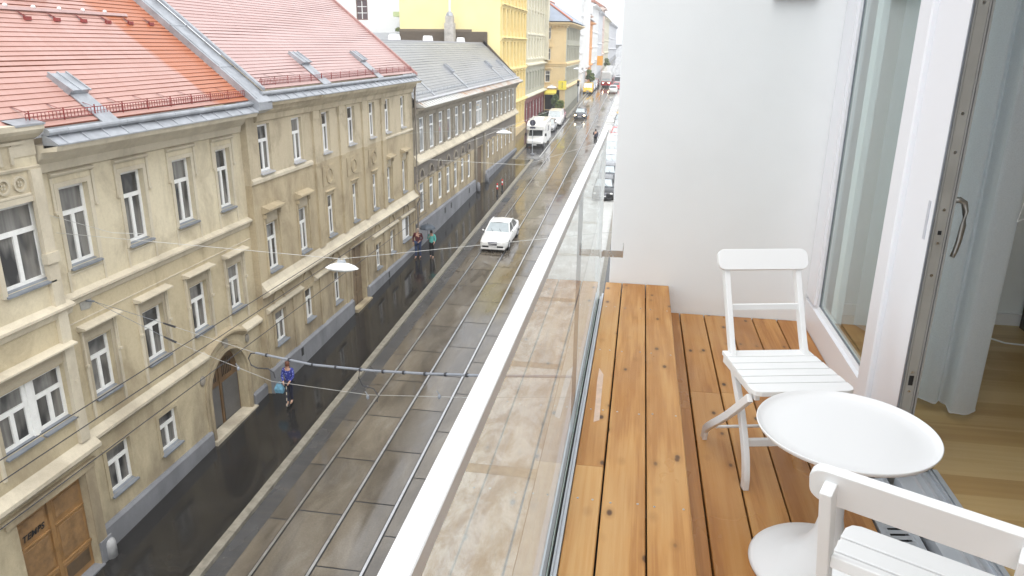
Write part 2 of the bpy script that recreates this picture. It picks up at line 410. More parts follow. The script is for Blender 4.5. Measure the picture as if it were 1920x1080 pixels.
def tag(o, label=None, cat=None, group=None, kind=None):
    if label: o['label'] = label
    if cat: o['category'] = cat
    if group: o['group'] = group
    if kind: o['kind'] = kind
    return o
def thing(name, label, cat, loc=(0,0,0), rz=0., group=None):
    o = bpy.data.objects.new(name, None); C.objects.link(o); o.empty_display_size = .2
    o.location = loc; o.rotation_euler = (0,0,rz)
    WORLD_INV[o.name] = Matrix.Translation(loc).inverted() if rz == 0 else (Matrix.Translation(loc) @ Matrix.Rotation(rz,4,'Z')).inverted()
    return tag(o, label, cat, group)
def kids(o): return [c for c in bpy.data.objects if c.parent == o]
def copy_tree(o, parent=None):
    c = o.copy(); C.objects.link(c)
    if parent is not None: c.parent = parent
    for ch in kids(o): copy_tree(ch, c)
    return c
def ground(name, mb, mats): return tag(mb.build(name, mats), kind='structure')

# ---------------------------------------------------------------- the street
YN, YF = -12.0, 420.0
HAZE = 0.0010
mb = MB(); mb.box(-90, 60, -40, 460, -.6, -.5, 0, 0, -40*G, 460*G); ground('ground', mb, M['ground'])
hz = MB(); hz.box(-95, 65, -45, 470, -3.2, 33); hzm = bpy.data.materials.new('rain haze'); hzm.use_nodes = True
hzm.node_tree.nodes.clear(); _o = hzm.node_tree.nodes.new('ShaderNodeOutputMaterial'); _v = hzm.node_tree.nodes.new('ShaderNodeVolumePrincipled')
_v.inputs['Color'].default_value = (.95,.96,.98,1); _v.inputs['Density'].default_value = HAZE; _v.inputs['Anisotropy'].default_value = .2
hzm.node_tree.links.new(_v.outputs[0], _o.inputs['Volume'])
tag(hz.build('haze', hzm), kind='stuff')
# road bed (asphalt lanes left of the slabs, parking lane, right half)
mb = MB(); mb.poly([(-13.2,YN,YN*G-.02),(3,YN,YN*G-.02),(3,YF,YF*G-.02),(-13.2,YF,YF*G-.02)]); ground('road', mb, M['lane'])
RX = [-9.47, -7.97, -6.57, -5.07]
mb = MB()
rs = random.Random(3)
def slabs(x0, x1, step, off):
    y = YN + off
    while y < 300:
        t = rs.random(); t = t*t
        a, b = y+.024, y+step-.024
        mb.poly([(x0,a,sz(a)),(x1,a,sz(a)),(x1,b,sz(b)),(x0,b,sz(b))], 0, t); y += step
slabs(-10.10, RX[0]-.065, 2.9, .4); slabs(RX[0]+.083, RX[1]-.065, 2.9, .9); slabs(RX[1]+.083, RX[2]-.065, 2.9, 1.6)
slabs(RX[2]+.083, RX[3]-.065, 2.9, .2)
ground('tram_slabs', mb, M['road'])
for i, x in enumerate(RX):
    mb = MB()
    mb.box(x-.062, x+.080, YN, 300, -.06, .0015, 1, 0, YN*G, 300*G)
    mb.box(x-.040, x+.034, YN, 300, -.02, .009, 0, 0, YN*G, 300*G)
    o = mb.build('tram_rail', [M['rail'], M['groove']])
    tag(o, ['polished tram rail nearest the kerb, first of four in the slabs', 'second tram rail from the kerb, far rail of the left track',
            'third tram rail from the kerb, bright beside the glass handrail', 'fourth tram rail from the kerb, mostly hidden behind the handrail'][i], 'tram rail', 'tram rails in the street')
# gutter strip, kerb, pavement
mb = MB(); mb.poly([(-10.66,YN,YN*G-.008),(-10.11,YN,YN*G-.008),(-10.11,77,77*G-.008),(-10.66,77,77*G-.008)]); ground('gutter', mb, M['gutterm'])
mb = MB()
y = YN
def kerb_run(x0, x1, ya, yb, step=1.9):
    y = ya
    while y < yb-.01:
        e = min(y+step, yb); mb.box(x0, x1, y+.006, e-.006, -.05, .122, 0, 0, sz(y), sz(e)); y = e
kerb_run(-10.94, -10.67, YN, 77); kerb_run(-13.0, -12.73, 77, 112); kerb_run(-10.94, -10.67, 112, 300, 6)
mb.box(-12.73, -10.67, 76.75, 77, -.05, .122, 0, 0, sz(76.75), sz(77)); mb.box(-12.73, -10.67, 112, 112.25, -.05, .122, 0, 0, sz(112), sz(112.25))
ground('kerb', mb, M['kerb'])
mb = MB()
def pav(x0, x1, ya, yb): mb.poly([(x0,ya,sz(ya)+.12),(x1,ya,sz(ya)+.12),(x1,yb,sz(yb)+.12),(x0,yb,sz(yb)+.12)])
pav(-14.2, -10.94, YN, 76.75); pav(-16.5, -13.0, 76.75, 112.25); pav(-16.5, -10.94, 112.25, 300)
ground('pavement', mb, M['asphalt'])
mb = MB(); mb.poly([(-1.4,YN,YN*G+.12),(.5,YN,YN*G+.12),(.5,300,300*G+.12),(-1.4,300,300*G+.12)]); mb.box(-1.65,-1.4,YN,300,-.05,.124,1,0,YN*G,300*G)
ground('far_pavement', mb, [M['asphalt'], M['kerb']])
# pale concrete lane on our side, seen through the balustrade
mb = MB(); y = YN+1.0; k = 0
while y < 300:
    e_ = y+8.0
    mb.poly([(-4.98,y+.25,sz(y+.25)),(-2.62,y+.25,sz(y+.25)),(-2.62,e_-.25,sz(e_-.25)),(-4.98,e_-.25,sz(e_-.25))], 0, rs.random()*.5)
    mb.poly([(-4.98,e_-.245,sz(e_)-.004),(-2.62,e_-.245,sz(e_)-.004),(-2.62,e_+.245,sz(e_)+.004),(-4.98,e_+.245,sz(e_)+.004)], 1, 0); y = e_
mb.poly([(-2.60,YN,YN*G),(-1.655,YN,YN*G),(-1.655,300,300*G),(-2.60,300,300*G)], 2, 0)
g = N('pale wet concrete'); p = g.pos(); n1 = g.noise(g.map(p, (1,.5,1)), 1.3, 7, .7, .4); n2 = g.noise(g.map(p, (1,.45,1)), 9, 6, .75)
c = g.ramp(n1, [(.32,(.27,.25,.21)),(.46,(.42,.41,.375)),(.58,(.60,.605,.585))]); c = g.mix(g.rng(n2, .58, .70, 0, .5), c, (.26,.25,.235)); g.set(col=c, rough=g.rng(n1, .35, .65, .12, .3), spec=.5); pale = g.m
ground('side_lane', mb, [pale, simple('tan lane joint', (.36,.325,.265), .5, .25, 3), simple('pale lane edge concrete', (.50,.50,.475), .35, .15, 2)])
# pale painted edge line of the parking lane
mb = MB(); mb.box(-10.42,-10.30,79,112,-.004,.004,0,0,79*G,112*G); mb.box(-10.42,-10.30,128,190,-.004,.004,0,0,128*G,190*G)
ground('lane_line', mb, simple('worn road paint', (.45,.45,.43), .4, .25))

# ---------------------------------------------------------------- facade kit
def wall(mb, X, y0, y1, z0, z1, ops, depth=.2, m=0):
    ys = sorted({y0, y1, *[o[0] for o in ops], *[o[1] for o in ops]}); zs = sorted({z0, z1, *[o[2] for o in ops], *[o[3] for o in ops]})
    ys = [y for y in ys if y0 <= y <= y1]; zs = [z for z in zs if z0 <= z <= z1]
    for a, b in zip(ys, ys[1:]):
        for c, d in zip(zs, zs[1:]):
            my, mz = (a+b)/2, (c+d)/2
            if any(o[0] < my < o[1] and o[2] < mz < o[3] for o in ops): continue
            mb.poly([(X,a,c),(X,b,c),(X,b,d),(X,a,d)], m)
    for a, b, c, d in [o[:4] for o in ops]:
        x = X-depth
        mb.poly([(X,a,c),(x,a,c),(x,b,c),(X,b,c)], m); mb.poly([(X,b,d),(x,b,d),(x,a,d),(X,a,d)], m)
        mb.poly([(X,a,d),(x,a,d),(x,a,c),(X,a,c)], m); mb.poly([(X,b,c),(x,b,c),(x,b,d),(X,b,d)], m)
        mb.poly([(x,a,c),(x,a,d),(x,b,d),(x,b,c)], m)
def window(par, X, a, b, c, d, depth=.13, mats=None, hood=None, leaves=2, tr=.66, sill=True, fw=.085, paneM='pane', frameM='winframe', surr=None, trim='trim', sillM='zincdark', sillout=.10):
    x = X-depth; fr = MB(); th = .06
    fr.box(x-th, x, a, a+fw, c, d); fr.box(x-th, x, b-fw, b, c, d); fr.box(x-th, x, a+fw, b-fw, d-fw, d); fr.box(x-th, x, a+fw, b-fw, c, c+fw*1.25)
    zt = c+(d-c)*tr
    if tr: fr.box(x-th, x+.012, a+fw, b-fw, zt-.055, zt+.055)
    top = zt-.055 if tr else d-fw
    for k in range(1, leaves):
        y = a+(b-a)*k/leaves; fr.box(x-th, x+.008, y-.055, y+.055, c+fw*1.25, top)
    f = fr.build('window', M[frameM], par)
    pn = MB(); pn.poly([(x-.035,a+.02,c+.02),(x-.035,b-.02,c+.02),(x-.035,b-.02,d-.02),(x-.035,a+.02,d-.02)]); pn.build('pane', M[paneM], f)
    if sill:
        s = MB(); s.mesh([(x,a-.05,c+.03),(x,b+.05,c+.03),(X+sillout,b+.05,c-.035),(X+sillout,a-.05,c-.035),(x,a-.05,c-.04),(x,b+.05,c-.04),(X+sillout,b+.05,c-.075),(X+sillout,a-.05,c-.075)],
            [(0,1,2,3),(7,6,5,4),(3,2,6,7),(0,3,7,4),(1,5,6,2)]); s.build('sill', M[sillM], f)
    if surr or hood:
        s = MB()
        if surr:
            w, p = surr
            s.box(X, X+p, a-w, a, c-.06, d+w); s.box(X, X+p, b, b+w, c-.06, d+w); s.box(X, X+p, a, b, d, d+w)
        if hood: hood(s, X, a, b, c, d)
        s.build('window_surround', [M[trim], M['lintel']], f)
    return f
def hood_flat(s, X, a, b, c, d, up=.34, w=.28, pr=.26):
    z = d+up
    s.prism_y([(X,z+.03),(X+pr*.5,z+.05),(X+pr,z+.085),(X+pr,z+.125),(X,z+.18)], a-w, b+w)
    s.box(X, X+.05, a-w+.06, a-.13, c-.5, z+.001); s.box(X, X+.05, b+.13, b+w-.06, c-.5, z+.001)
    s.box(X, X+.025, a-.10, b+.10, d+.04, z-.0, 1); s.box(X, X+.02, a-.10, a-.001, c-.05, d+.04, 1); s.box(X, X+.02, b+.001, b+.10, c-.05, d+.04, 1)
    for y in (a-w+.08, b+w-.08):
        s.box(X+.03, X+.11, y-.045, y+.045, d-.62, d-.55); s.box(X+.04, X+.075, y-.015, y+.015, d-.55, z)
def hood_lite(s, X, a, b, c, d):
    z = d+.26
    s.prism_y([(X,z),(X+.07,z+.03),(X+.10,z+.07),(X+.10,z+.10),(X,z+.13)], a-.24, b+.24)
    for y0, y1 in ((a-.24, a-.16), (b+.16, b+.24)): s.box(X, X+.045, y0, y1, d-.55, z+.001); s.box(X, X+.08, y0-.01, y1+.01, d-.62, d-.55)
    s.box(X, X+.03, a-.13, a, c-.06, d+.12); s.box(X, X+.03, b, b+.13, c-.06, d+.12); s.box(X, X+.03, a, b, d, d+.12)
    s.box(X, X+.03, a-.17, a-.10, c-.72, c-.08); s.box(X, X+.03, b+.10, b+.17, c-.72, c-.08); s.box(X, X+.02, a-.10, b+.10, c-.2, c-.15)
def arch_ring(s, X, yc, zc, r, w, p, n=18, a0=0, a1=PI):
    for i in range(n):
        t0 = a0+(a1-a0)*i/n; t1 = a0+(a1-a0)*(i+1)/n
        q = [(yc+math.cos(t)*R, zc+math.sin(t)*R) for t, R in ((t0,r),(t0,r+w),(t1,r+w),(t1,r))]
        s.mesh([(X,*k) for k in q]+[(X+p,*k) for k in q], [(7,6,5,4),(0,1,5,4),(1,2,6,5),(2,3,7,6),(3,0,4,7)])
def cornice(mb, X, y0, y1, prof, m=0): mb.prism_y([(X+p, z) for p, z in prof], y0, y1, m)

def tiled_roof(name, par, y0, y1, xe, ze, s, L, n, mats, step=.035):
    """stepped courses running up a slope of gradient s over horizontal run L"""
    mb = MB(); ln = math.hypot(1, s); nx, nz = s/ln, 1/ln
    for i in range(n):
        a, b = L*i/n, L*(i+1)/n
        lo = (xe-a+nx*step, ze+s*a+nz*step); hi = (xe-b, ze+s*b); lb = (xe-a-.012*0, ze+s*a)
        t = rs.random()**2
        k = 7
        for j in range(k):
            ya, yb = y0+(y1-y0)*j/k, y0+(y1-y0)*(j+1)/k
            w0 = .014*math.sin(ya*1.9+i*.5)+.008*math.sin(ya*4.3+i); w1 = .014*math.sin(yb*1.9+i*.5)+.008*math.sin(yb*4.3+i)
            mb.poly([(lo[0]+w0,ya,lo[1]-w0*s),(lo[0]+w1,yb,lo[1]-w1*s),(hi[0]+.004,yb,hi[1]),(hi[0]+.004,ya,hi[1])], 0, t)
            mb.poly([(lb[0]+w0-.01,ya,lb[1]-.02),(lb[0]+w1-.01,yb,lb[1]-.02),(lo[0]+w1,yb,lo[1]-w1*s),(lo[0]+w0,ya,lo[1]-w0*s)], 1, t)
    return mb.build(name, mats, par)
def snow_guard(par, y0, y1, xe, ze, s, up=.24, h=.23, mat='guard', dx=.115, gaps=True):
    mb = MB(); x = xe-up; z = ze+s*up; r = .006
    mb.box(x-.008, x+.008, y0, y1, z+h-.010, z+h+.008); mb.box(x-.008, x+.008, y0, y1, z+.05, z+.066); mb.box(x-.006, x+.006, y0, y1, z+h*.55, z+h*.55+.010)
    y = y0
    while y < y1: mb.box(x-r, x+r, y-r*.8, y+r*.8, z+.05, z+h); y += dx
    y = y0+.1
    while y < y1:
        mb.mesh([(x-.02,y-.02,z+h),(x-.02,y+.02,z+h),(x-.45,y+.02,z+.36*s/.83*1.0+.02),(x-.45,y-.02,z+.36*s/.83+.02)], [(0,1,2,3),(3,2,1,0)])
        mb.box(x-.011, x+.011, y-.011, y+.011, z, z+h+.06); y += 1.05
    return mb.build('snow_guard', M[mat], par)
def roof_hatch(par, y0, y1, xe, ze, s, a0, a1, strip=True, mat='zinc', ang=.10):
    ln = math.hypot(1, s); nx, nz = s/ln, 1/ln
    P = lambda a, h: (xe-a+nx*h, ze+s*a+nz*h)
    mb = MB(); lo = P(a0,.17); hi = P(a1,.10); lb = P(a0,0.0); hb = P(a1,.0)
    mb.prism_y([lb, lo, hi, hb], y0, y1)
    mid = (y0+y1)/2
    for q in (y0+.02, mid, y1-.02):
        l2 = P(a0-.03,.2); h2 = P(a1+.02,.13); mb.prism_y([P(a0-.03,.165), l2, h2, P(a1+.02,.095)], q-.025, q+.025)
    o = mb.build('roof_hatch', M[mat], par)
    if strip:
        st = MB(); st.prism_y([P(.02,.03), P(.02,.055), P(a0-.005,.055), P(a0-.005,.03)], y0+.02, y1-.02); st.build('flashing_strip', M[mat], o)
    return o
def eaves(par, y0, y1, X, xg, zg, xf, zf, rustm='zinc', cmat='trim', corn=None, seams=.72, guttermat='zinc'):
    mb = MB(); zg += .03; prof = [(xg+.075*math.cos(t), zg+.075*math.sin(t)) for t in [PI*2*i/10 for i in range(10)]]
    mb.prism_y(prof, y0, y1); 
    y = y0+.6
    while y < y1: mb.prism_y([(xg+.082*math.cos(t), zg+.082*math.sin(t)) for t in [PI*2*i/10 for i in range(10)]], y, y+.05); y += 2.1
    mb.build('gutter', M[guttermat], par)
    sk = MB(); sk.prism_y([(xg-.15, zg-.04), (xg-.02, zg-.085), (xf, zf), (xf, zf-.03), (xg-.15, zf-.10)], y0, y1)
    y = y0+.3
    while y < y1: sk.prism_y([(xg+.02, zg-.06), (xf-.005, zf+.022), (xf-.005, zf-.005), (xg+.02, zg-.095)], y, y+.022); y += seams
    sk.build('eaves_sheet', M[rustm], par)
    c = MB(); cornice(c, X, y0, y1, corn or [(0,zf-.75),(.10,zf-.70),(.14,zf-.5),(.30,zf-.36),(.36,zf-.2),(xf-X-.08,zf-.16),(xf-X-.03,zf-.031),(0,zf-.031)]); c.build('cornice', M[cmat], par)

# ---------------------------------------------------------------- beige house with the red roof (near)
H1 = thing('beige_house', 'nearest beige house with red tiled roof, arched gate and wooden door', 'house', (-13.75, 15.5, .6))
X1 = -13.75
top1 = [(15.72,16.72), (17.98,18.93), (20.30,21.28), (22.70,23.58)]
mid1 = [(15.80,16.68), (18.02,18.98), (20.38,21.34), (22.68,23.56)]
gr1 = [(15.74,16.72,2.0,3.34), (18.03,18.95,1.95,3.17)]
ops = [(a,b,8.58,10.58) for a, b in top1] + [(a,b,4.95,6.55) for a, b in mid1] + gr1
mb = MB(); wall(mb, X1, 14.95, 20.3, 0, 11.8, [o for o in ops if o[1] <= 19.6]+[], .24); wall(mb, X1, 20.3, 23.7, 4.9, 11.8, [o for o in ops if o[0] >= 20.3], .24); wall(mb, X1, 23.7, 24.42, 0, 11.8, [], .24)
# wall round the arched gate
YC, ZS, RA = 21.98, 2.55, 1.20
n = 16
for i in range(n):
    t0, t1 = PI-PI*i/n, PI-PI*(i+1)/n
    p0, p1 = (YC+RA*math.cos(t0), ZS+RA*math.sin(t0)), (YC+RA*math.cos(t1), ZS+RA*math.sin(t1))
    mb.poly([(X1,p0[0],p0[1]),(X1,p1[0],p1[1]),(X1,p1[0],4.9),(X1,p0[0],4.9)]); mb.poly([(X1,p0[0],p0[1]),(X1-.45,p0[0],p0[1]),(X1-.45,p1[0],p1[1]),(X1,p1[0],p1[1])])
mb.poly([(X1,20.3,0),(X1,YC-RA,0),(X1,YC-RA,4.9),(X1,20.3,4.9)]); mb.poly([(X1,YC+RA,0),(X1,23.7,0),(X1,23.7,4.9),(X1,YC+RA,4.9)])
mb.poly([(X1,YC-RA,ZS),(X1-.45,YC-RA,ZS),(X1-.45,YC-RA,0),(X1,YC-RA,0)]); mb.poly([(X1,YC+RA,0),(X1-.45,YC+RA,0),(X1-.45,YC+RA,ZS),(X1,YC+RA,ZS)])
XR = -13.48      # the projecting bay at the left edge
bw = [(13.42,14.74,8.62,10.5), (12.55,14.62,5.08,6.5)]
wall(mb, XR, 5.0, 14.95, 0, 11.8, bw+[(12.42,14.62,.55,3.42)], .3); mb.poly([(XR,14.95,0),(X1,14.95,0),(X1,14.95,11.8),(XR,14.95,11.8)])
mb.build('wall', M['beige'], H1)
for a, b in top1: window(H1, X1, a, b, 8.58, 10.58, hood=hood_lite)
for a, b in mid1: window(H1, X1, a, b, 4.95, 6.55, hood=hood_flat)
for a, b, c, d in gr1: window(H1, X1, a, b, c, d, depth=.10, surr=(.12,.03), trim='beige')
window(H1, XR, *bw[0], hood=None, surr=(.13,.05))
window(H1, XR, 12.55, 13.50, 5.08, 6.5, leaves=2, hood=lambda s,X,a,b,c,d: hood_flat(s,X,a,14.62,c,d), fw=.09, tr=.62); window(H1, XR, 13.68, 14.62, 5.08, 6.5, leaves=2, fw=.09, tr=.62)
mb = MB(); mb.box(XR-.20, XR-.09, 13.50, 13.68, 5.08, 6.5); mb.build('window_mullion', M['winframe'], H1)
mb = MB()
cornice(mb, X1, 14.96, 24.4, [(0,7.62),(.05,7.66),(.09,7.78),(.17,7.84),(.17,7.90),(0,7.98)])
cornice(mb, XR, 5.0, 15.12, [(0,7.60),(.06,7.64),(.11,7.78),(.2,7.84),(.2,7.90),(0,7.99)])
cornice(mb, X1, 14.96, 20.75, [(0,3.84),(.10,3.9),(.19,4.0),(.19,4.08),(0,4.24)]); cornice(mb, X1, 23.2, 24.4, [(0,3.84),(.10,3.9),(.19,4.0),(.19,4.08),(0,4.24)])
cornice(mb, X1, 14.96, 24.4, [(0,7.17),(.018,7.175),(.018,7.2),(0,7.205)]); cornice(mb, XR, 5.0, 15.1, [(0,3.80),(.12,3.88),(.24,4.0),(.24,4.10),(0,4.30)])
mb.build('string_course', M['trim'], H1)
mb = MB()            # swelling hood over the gate, gate mouldings and medallions
pts = [(20.75 + 2.45*i/14, 4.02+.34*math.sin(PI*i/14)**.8) for i in range(15)]
for (ya, za), (yb, zb) in zip(pts, pts[1:]):
    q = [(0,-.16),(.12,-.09),(.2,0),(.2,.07),(0,.2)]
    vs = [(X1+p, ya, za+h) for p, h in q]+[(X1+p, yb, zb+h) for p, h in q]; k = len(q)
    mb.mesh(vs, [(i,(i+1)%k,k+(i+1)%k,k+i) for i in range(k)])
arch_ring(mb, X1, YC, ZS, RA+.02, .12, .10); arch_ring(mb, X1, YC, ZS, RA+.16, .12, .06)
for y0 in (YC-RA-.14, YC+RA+.02): mb.box(X1, X1+.10, y0, y0+.12, .7, ZS)
for y0 in (YC-RA-.30, YC+RA+.18): mb.box(X1, X1+.05, y0, y0+.12, .7, ZS)
mb.build('gate_surround', M['beige2'], H1)
for p_, r_ in (((X1+.03,21.98,4.03),(.07,.17,.25)), ((X1+.02,20.45,3.3),(.05,.15,.18)), ((X1+.02,23.45,3.65),(.05,.13,.17))):
    md = MB(); md.ball(p_, *r_, 14, 8); md.build('medallion', M['medal'], H1, smooth=True)
mb = MB()            # pilaster, attic block and frieze of the projecting bay
mb.box(XR, XR+.10, 14.62, 14.93, 4.3, 11.2); mb.box(XR, XR+.15, 14.57, 14.96, 9.0, 9.25)
for k in range(6):
    yc = 14.33-.46*k; arch_ring(mb, XR, yc, 10.93, .13, .05, .05, 16, 0, 2*PI)
    for t in range(4):
        a = t*PI/2+PI/4; mb.box(XR, XR+.04, yc+.05*math.cos(a)-.02, yc+.05*math.cos(a)+.02, 10.93+.05*math.sin(a)-.02, 10.93+.05*math.sin(a)+.02)
cornice(mb, XR, 5.0, 14.96, [(0,11.18),(.05,11.2),(.07,11.26),(0,11.28)]); cornice(mb, XR, 5.0, 14.6, [(0,10.62),(.05,10.64),(.05,10.68),(0,10.7)])
cornice(mb, XR, 5.0, 15.02, [(0,11.85),(.10,11.9),(.24,12.0),(.30,12.08),(.30,12.2),(0,12.22)])
mb.box(-14.2, XR+.02, 14.3, 14.96, 11.5, 11.85); mb.box(-14.3, XR, 5, 14.3, 11.8, 11.86)
for k in range(5): mb.box(XR, XR+.05, 14.2-.30*k, 14.28-.30*k, 11.36, 11.74)
mb.box(XR, XR+.07, 12.0, 14.6, 11.78, 11.84)
mb.build('bay_ornament', M['trim'], H1)
mb = MB()            # plinth and steps
mb.prism_y([(X1,0),(X1+.12,0),(X1+.12,1.32),(X1+.06,1.40),(X1,1.40)], 15.12, 20.55); mb.build('plinth', M['plinth'], H1); mb = MB(); mb.prism_y([(X1,0),(X1+.12,0),(X1+.12,1.32),(X1+.06,1.40),(X1,1.40)], 23.42, 24.4)
mb.build('plinth', M['plinth'], H1); mb = MB(); mb.box(XR, XR+.06, 14.66, 15.10, 0, 1.28); mb.build('plinth', M['plinth'], H1)
mb = MB(); mb.box(X1-.3, X1+.22, 20.55, 23.42, .3, .98); mb.build('doorstep', M['trim'], H1)
mb = MB(); mb.box(XR-.3, XR+.10, 12.3, 14.66, .2, .66); mb.build('threshold', M['plinth'], H1)
# arched gate: wood above, grey below
gw = simple('brown gate wood', (.15,.085,.035), .5, .35, 3); gg = simple('grey gate boards', (.12,.115,.11), .55, .2, 3)
mb = MB(); xg = X1-.36
prof = [(YC-RA,.9)]+[(YC-RA*math.cos(PI*i/18), ZS+RA*math.sin(PI*i/18)) for i in range(19)]+[(YC+RA,.9)]
mb.prism_x(prof, xg-.06, xg, 0)
mb.box(xg, xg+.03, YC-.05, YC+.05, .95, ZS+RA-.1, 0)
for s_ in (-1, 1):
    mb.box(xg, xg+.022, YC+s_*.62-.5, YC+s_*.62+.5, .95, 2.45, 1)
    for k in range(6): mb.box(xg, xg+.02, YC+s_*.5-.3+.11*k, YC+s_*.5-.27+.11*k, 2.65, 3.25, 2)
mb.build('gate', [gw, gg, simple('gate grille', (.05,.04,.03), .5)], H1)
# wooden double door at the bottom left, with sprayed tag
dw = simple('weathered door wood', (.30,.165,.06), .55, .28, 2.5); dd = simple('door panel wood', (.27,.155,.065), .6, .3, 4); dk = simple('dark panel', (.11,.07,.035), .6, .3, 5)
mb = MB(); xd = XR-.20; y0, y1, z0, z1 = 12.42, 14.62, .66, 3.42
mb.box(xd-.06, xd, y0, y1, z0, z1, 0)
for a, b in ((12.48,13.42), (13.62,14.56)):
    for c, d, mi in ((.80,1.32,2), (1.50,2.52,1), (2.66,3.28,1)):
        mb.box(xd, xd+.02, a, b, c, d, 0); mb.box(xd+.02, xd+.035, a+.07, b-.07, c+.06, d-.06, mi); 
        mb.box(xd, xd+.05, a-.02, b+.02, d, d+.05, 0)
mb.box(xd, xd+.06, 13.46, 13.58, z0, z1, 0); mb.box(xd, xd+.05, y0, y1, 1.38, 1.46, 0)
door = mb.build('wooden_door', [dw, dd, dk], H1, bevel=.006, seg=1)
mb = MB(); mb.box(XR, XR+.06, 12.1, 14.95, 3.46, 3.62); mb.box(XR, XR+.09, 12.0, 15.0, 3.62, 3.72); mb.box(XR, XR+.03, 14.62, 14.95, 1.28, 3.46); mb.build('door_surround', M['beige2'], H1)
fc = bpy.data.curves.new('graffiti', 'FONT'); fc.body = 'TEMPS'; fc.size = .22; fc.shear = .25; fc.extrude = .001; fc.offset = .006; fc.space_character = 1.1
fc.materials.append(simple('black spray paint', (.01,.01,.01), .6))
go = bpy.data.objects.new('graffiti', fc); C.objects.link(go); go.parent = door
go.matrix_world = Matrix.Translation((xd+.056, 12.60, 2.74)) @ Matrix(((0,0,1,0),(1,0,0,0),(0,1,0,0),(0,0,0,1)))
# roof
S1 = .83; xe1, ze1 = -13.13, 11.98
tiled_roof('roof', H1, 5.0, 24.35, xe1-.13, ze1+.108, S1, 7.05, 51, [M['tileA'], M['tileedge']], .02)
snow_guard(H1, 14.75, 24.3, xe1, ze1, S1); 
for k in range(7):
    g2 = MB(); y = 17.3+1.05*k; g2.mesh([(-16.1,y,14.52),(-16.1,y+.16,14.52),(-16.35,y+.02,14.72),(-16.35,y,14.72)], [(0,1,2,3),(3,2,1,0)]); g2.box(-16.13,-16.07,y-.02,y+.2,14.46,14.56); g2.build('snow_stop', M['guard'], H1)
rc = MB(); rc.prism_y([(-16.50,14.78),(-16.38,14.80),(-16.34,14.72),(-16.5,14.66)], 5, 22.9); 
rc.build('ridge_course', M['tileB'], H1)
for k in range(5): 
    v = MB(); v.ball((-16.4, 18.1+.95*k, 14.82), .05, .07, .05, 8, 6); v.build('vent_tile', M['whitep'], H1)
roof_hatch(H1, 16.85, 17.5, xe1, ze1, S1, .82, 1.36, mat='zinc'); roof_hatch(H1, 18.9, 20.2, xe1, ze1, S1, 3.75, 4.6, strip=False)
eaves(H1, 15.02, 24.3, X1, -13.15, 11.95, -12.9, 11.72)
e2 = MB(); e2.poly([(-14.4,14.2,12.55),(-13.16,14.2,12.21),(-13.16,15.05,12.21),(-14.0,15.05,12.4)]); e2.box(-14.3,-13.16,14.2,15.05,12.17,12.215); e2.build('bay_flashing', M['zinc'], H1)
# party wall capped in zinc between the two red roofs
pw = MB(); ln = math.hypot(1,S1)
pw.prism_y([(-12.88,11.75),(-12.88,12.02),(-13.2,12.32),(-20.3,18.2),(-20.3,17.0),(-13.2,11.6)], 24.32, 25.28)
pw.prism_y([(-13.15,12.36),(-13.15,12.46),(-20.3,18.40),(-20.3,18.28)], 25.2, 25.36); pw.prism_y([(-13.0,12.14),(-13.0,12.17),(-20.3,18.24),(-20.3,18.20)], 24.44, 24.47)
for k in range(4): pw.prism_y([(-14.2-1.6*k,13.15+1.325*k),(-14.2-1.6*k,13.17+1.325*k),(-14.24-1.6*k,13.205+1.325*k),(-14.24-1.6*k,13.18+1.325*k)], 24.32, 25.28)
pw.build('party_wall_capping', M['zinc'], H1)
mb = MB(); mb.lathe([(.16,0),(.16,.42),(.14,.52),(.08,.57),(0,.58)], (-13.45, 14.98, sz(15)+.1), 16)
tag(mb.build('guard_stone', simple('pale guard stone', (.36,.36,.36), .6, .15), smooth=True), 'stubby grey guard stone beside the wooden door on the pavement', 'bollard')

# ---------------------------------------------------------------- second beige house
X2 = -13.5
H2 = thing('beige_house', 'second beige house, seven windows wide, with pink tiled roof', 'house', (-13.5, 34, 1.2))
t2 = [(25.2,26.1), (27.92,28.8), (30.77,31.58), (33.7,34.6), (36.6,37.42), (39.05,39.85), (41.8,42.55)]
m2 = [(25.2,26.06), (27.96,28.75), (30.82,31.58), (33.82,34.5), (36.65,37.37), (39.02,39.71), (41.7,42.43)]
g2_ = [(25.18,26.1,2.7,4.0), (27.88,28.7,2.68,4.06), (30.98,31.75,2.42,3.9), (36.68,37.48,2.44,3.78), (39.06,39.86,2.66,3.95)]
pair = (41.35,42.95,2.75,4.1); dr2 = (33.2,34.95,1.0,4.45)
ops = [(a,b,9.44,11.16) for a, b in t2]+[(a,b,5.7,7.53) for a, b in m2]+g2_+[pair, dr2]
mb = MB(); wall(mb, X2, 24.42, 44.0, 0, 12.1, ops, .24); mb.poly([(X2,24.42,12.1),(X1-.5,24.42,12.1),(X1-.5,24.42,0),(X2,24.42,0)]); mb.poly([(X2,44,0),(-27,44,0),(-27,44,12.1),(X2,44,12.1)])
mb.poly([(X2-.3,44,12.1),(-20,44,17.4),(-27,44,12.1)])
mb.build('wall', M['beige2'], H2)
def hood_slab(s, X, a, b, c, d):
    z = d+.42; s.prism_y([(X,z),(X+.18,z+.06),(X+.30,z+.13),(X+.30,z+.2),(X,z+.3)], a-.24, b+.24)
    for y in (a-.2, b+.10): s.box(X, X+.14, y, y+.1, z-.16, z+.001); s.box(X, X+.05, y+.02, y+.09, c-.1, z-.16)
    s.box(X, X+.03, a-.02, b+.02, d+.05, z-.0, 1)
def hood_thin(s, X, a, b, c, d):
    z = d+.12; s.prism_y([(X,z),(X+.07,z+.03),(X+.09,z+.09),(X,z+.12)], a-.14, b+.14); s.box(X, X+.03, a-.1, a, c, z); s.box(X, X+.03, b, b+.1, c, z)
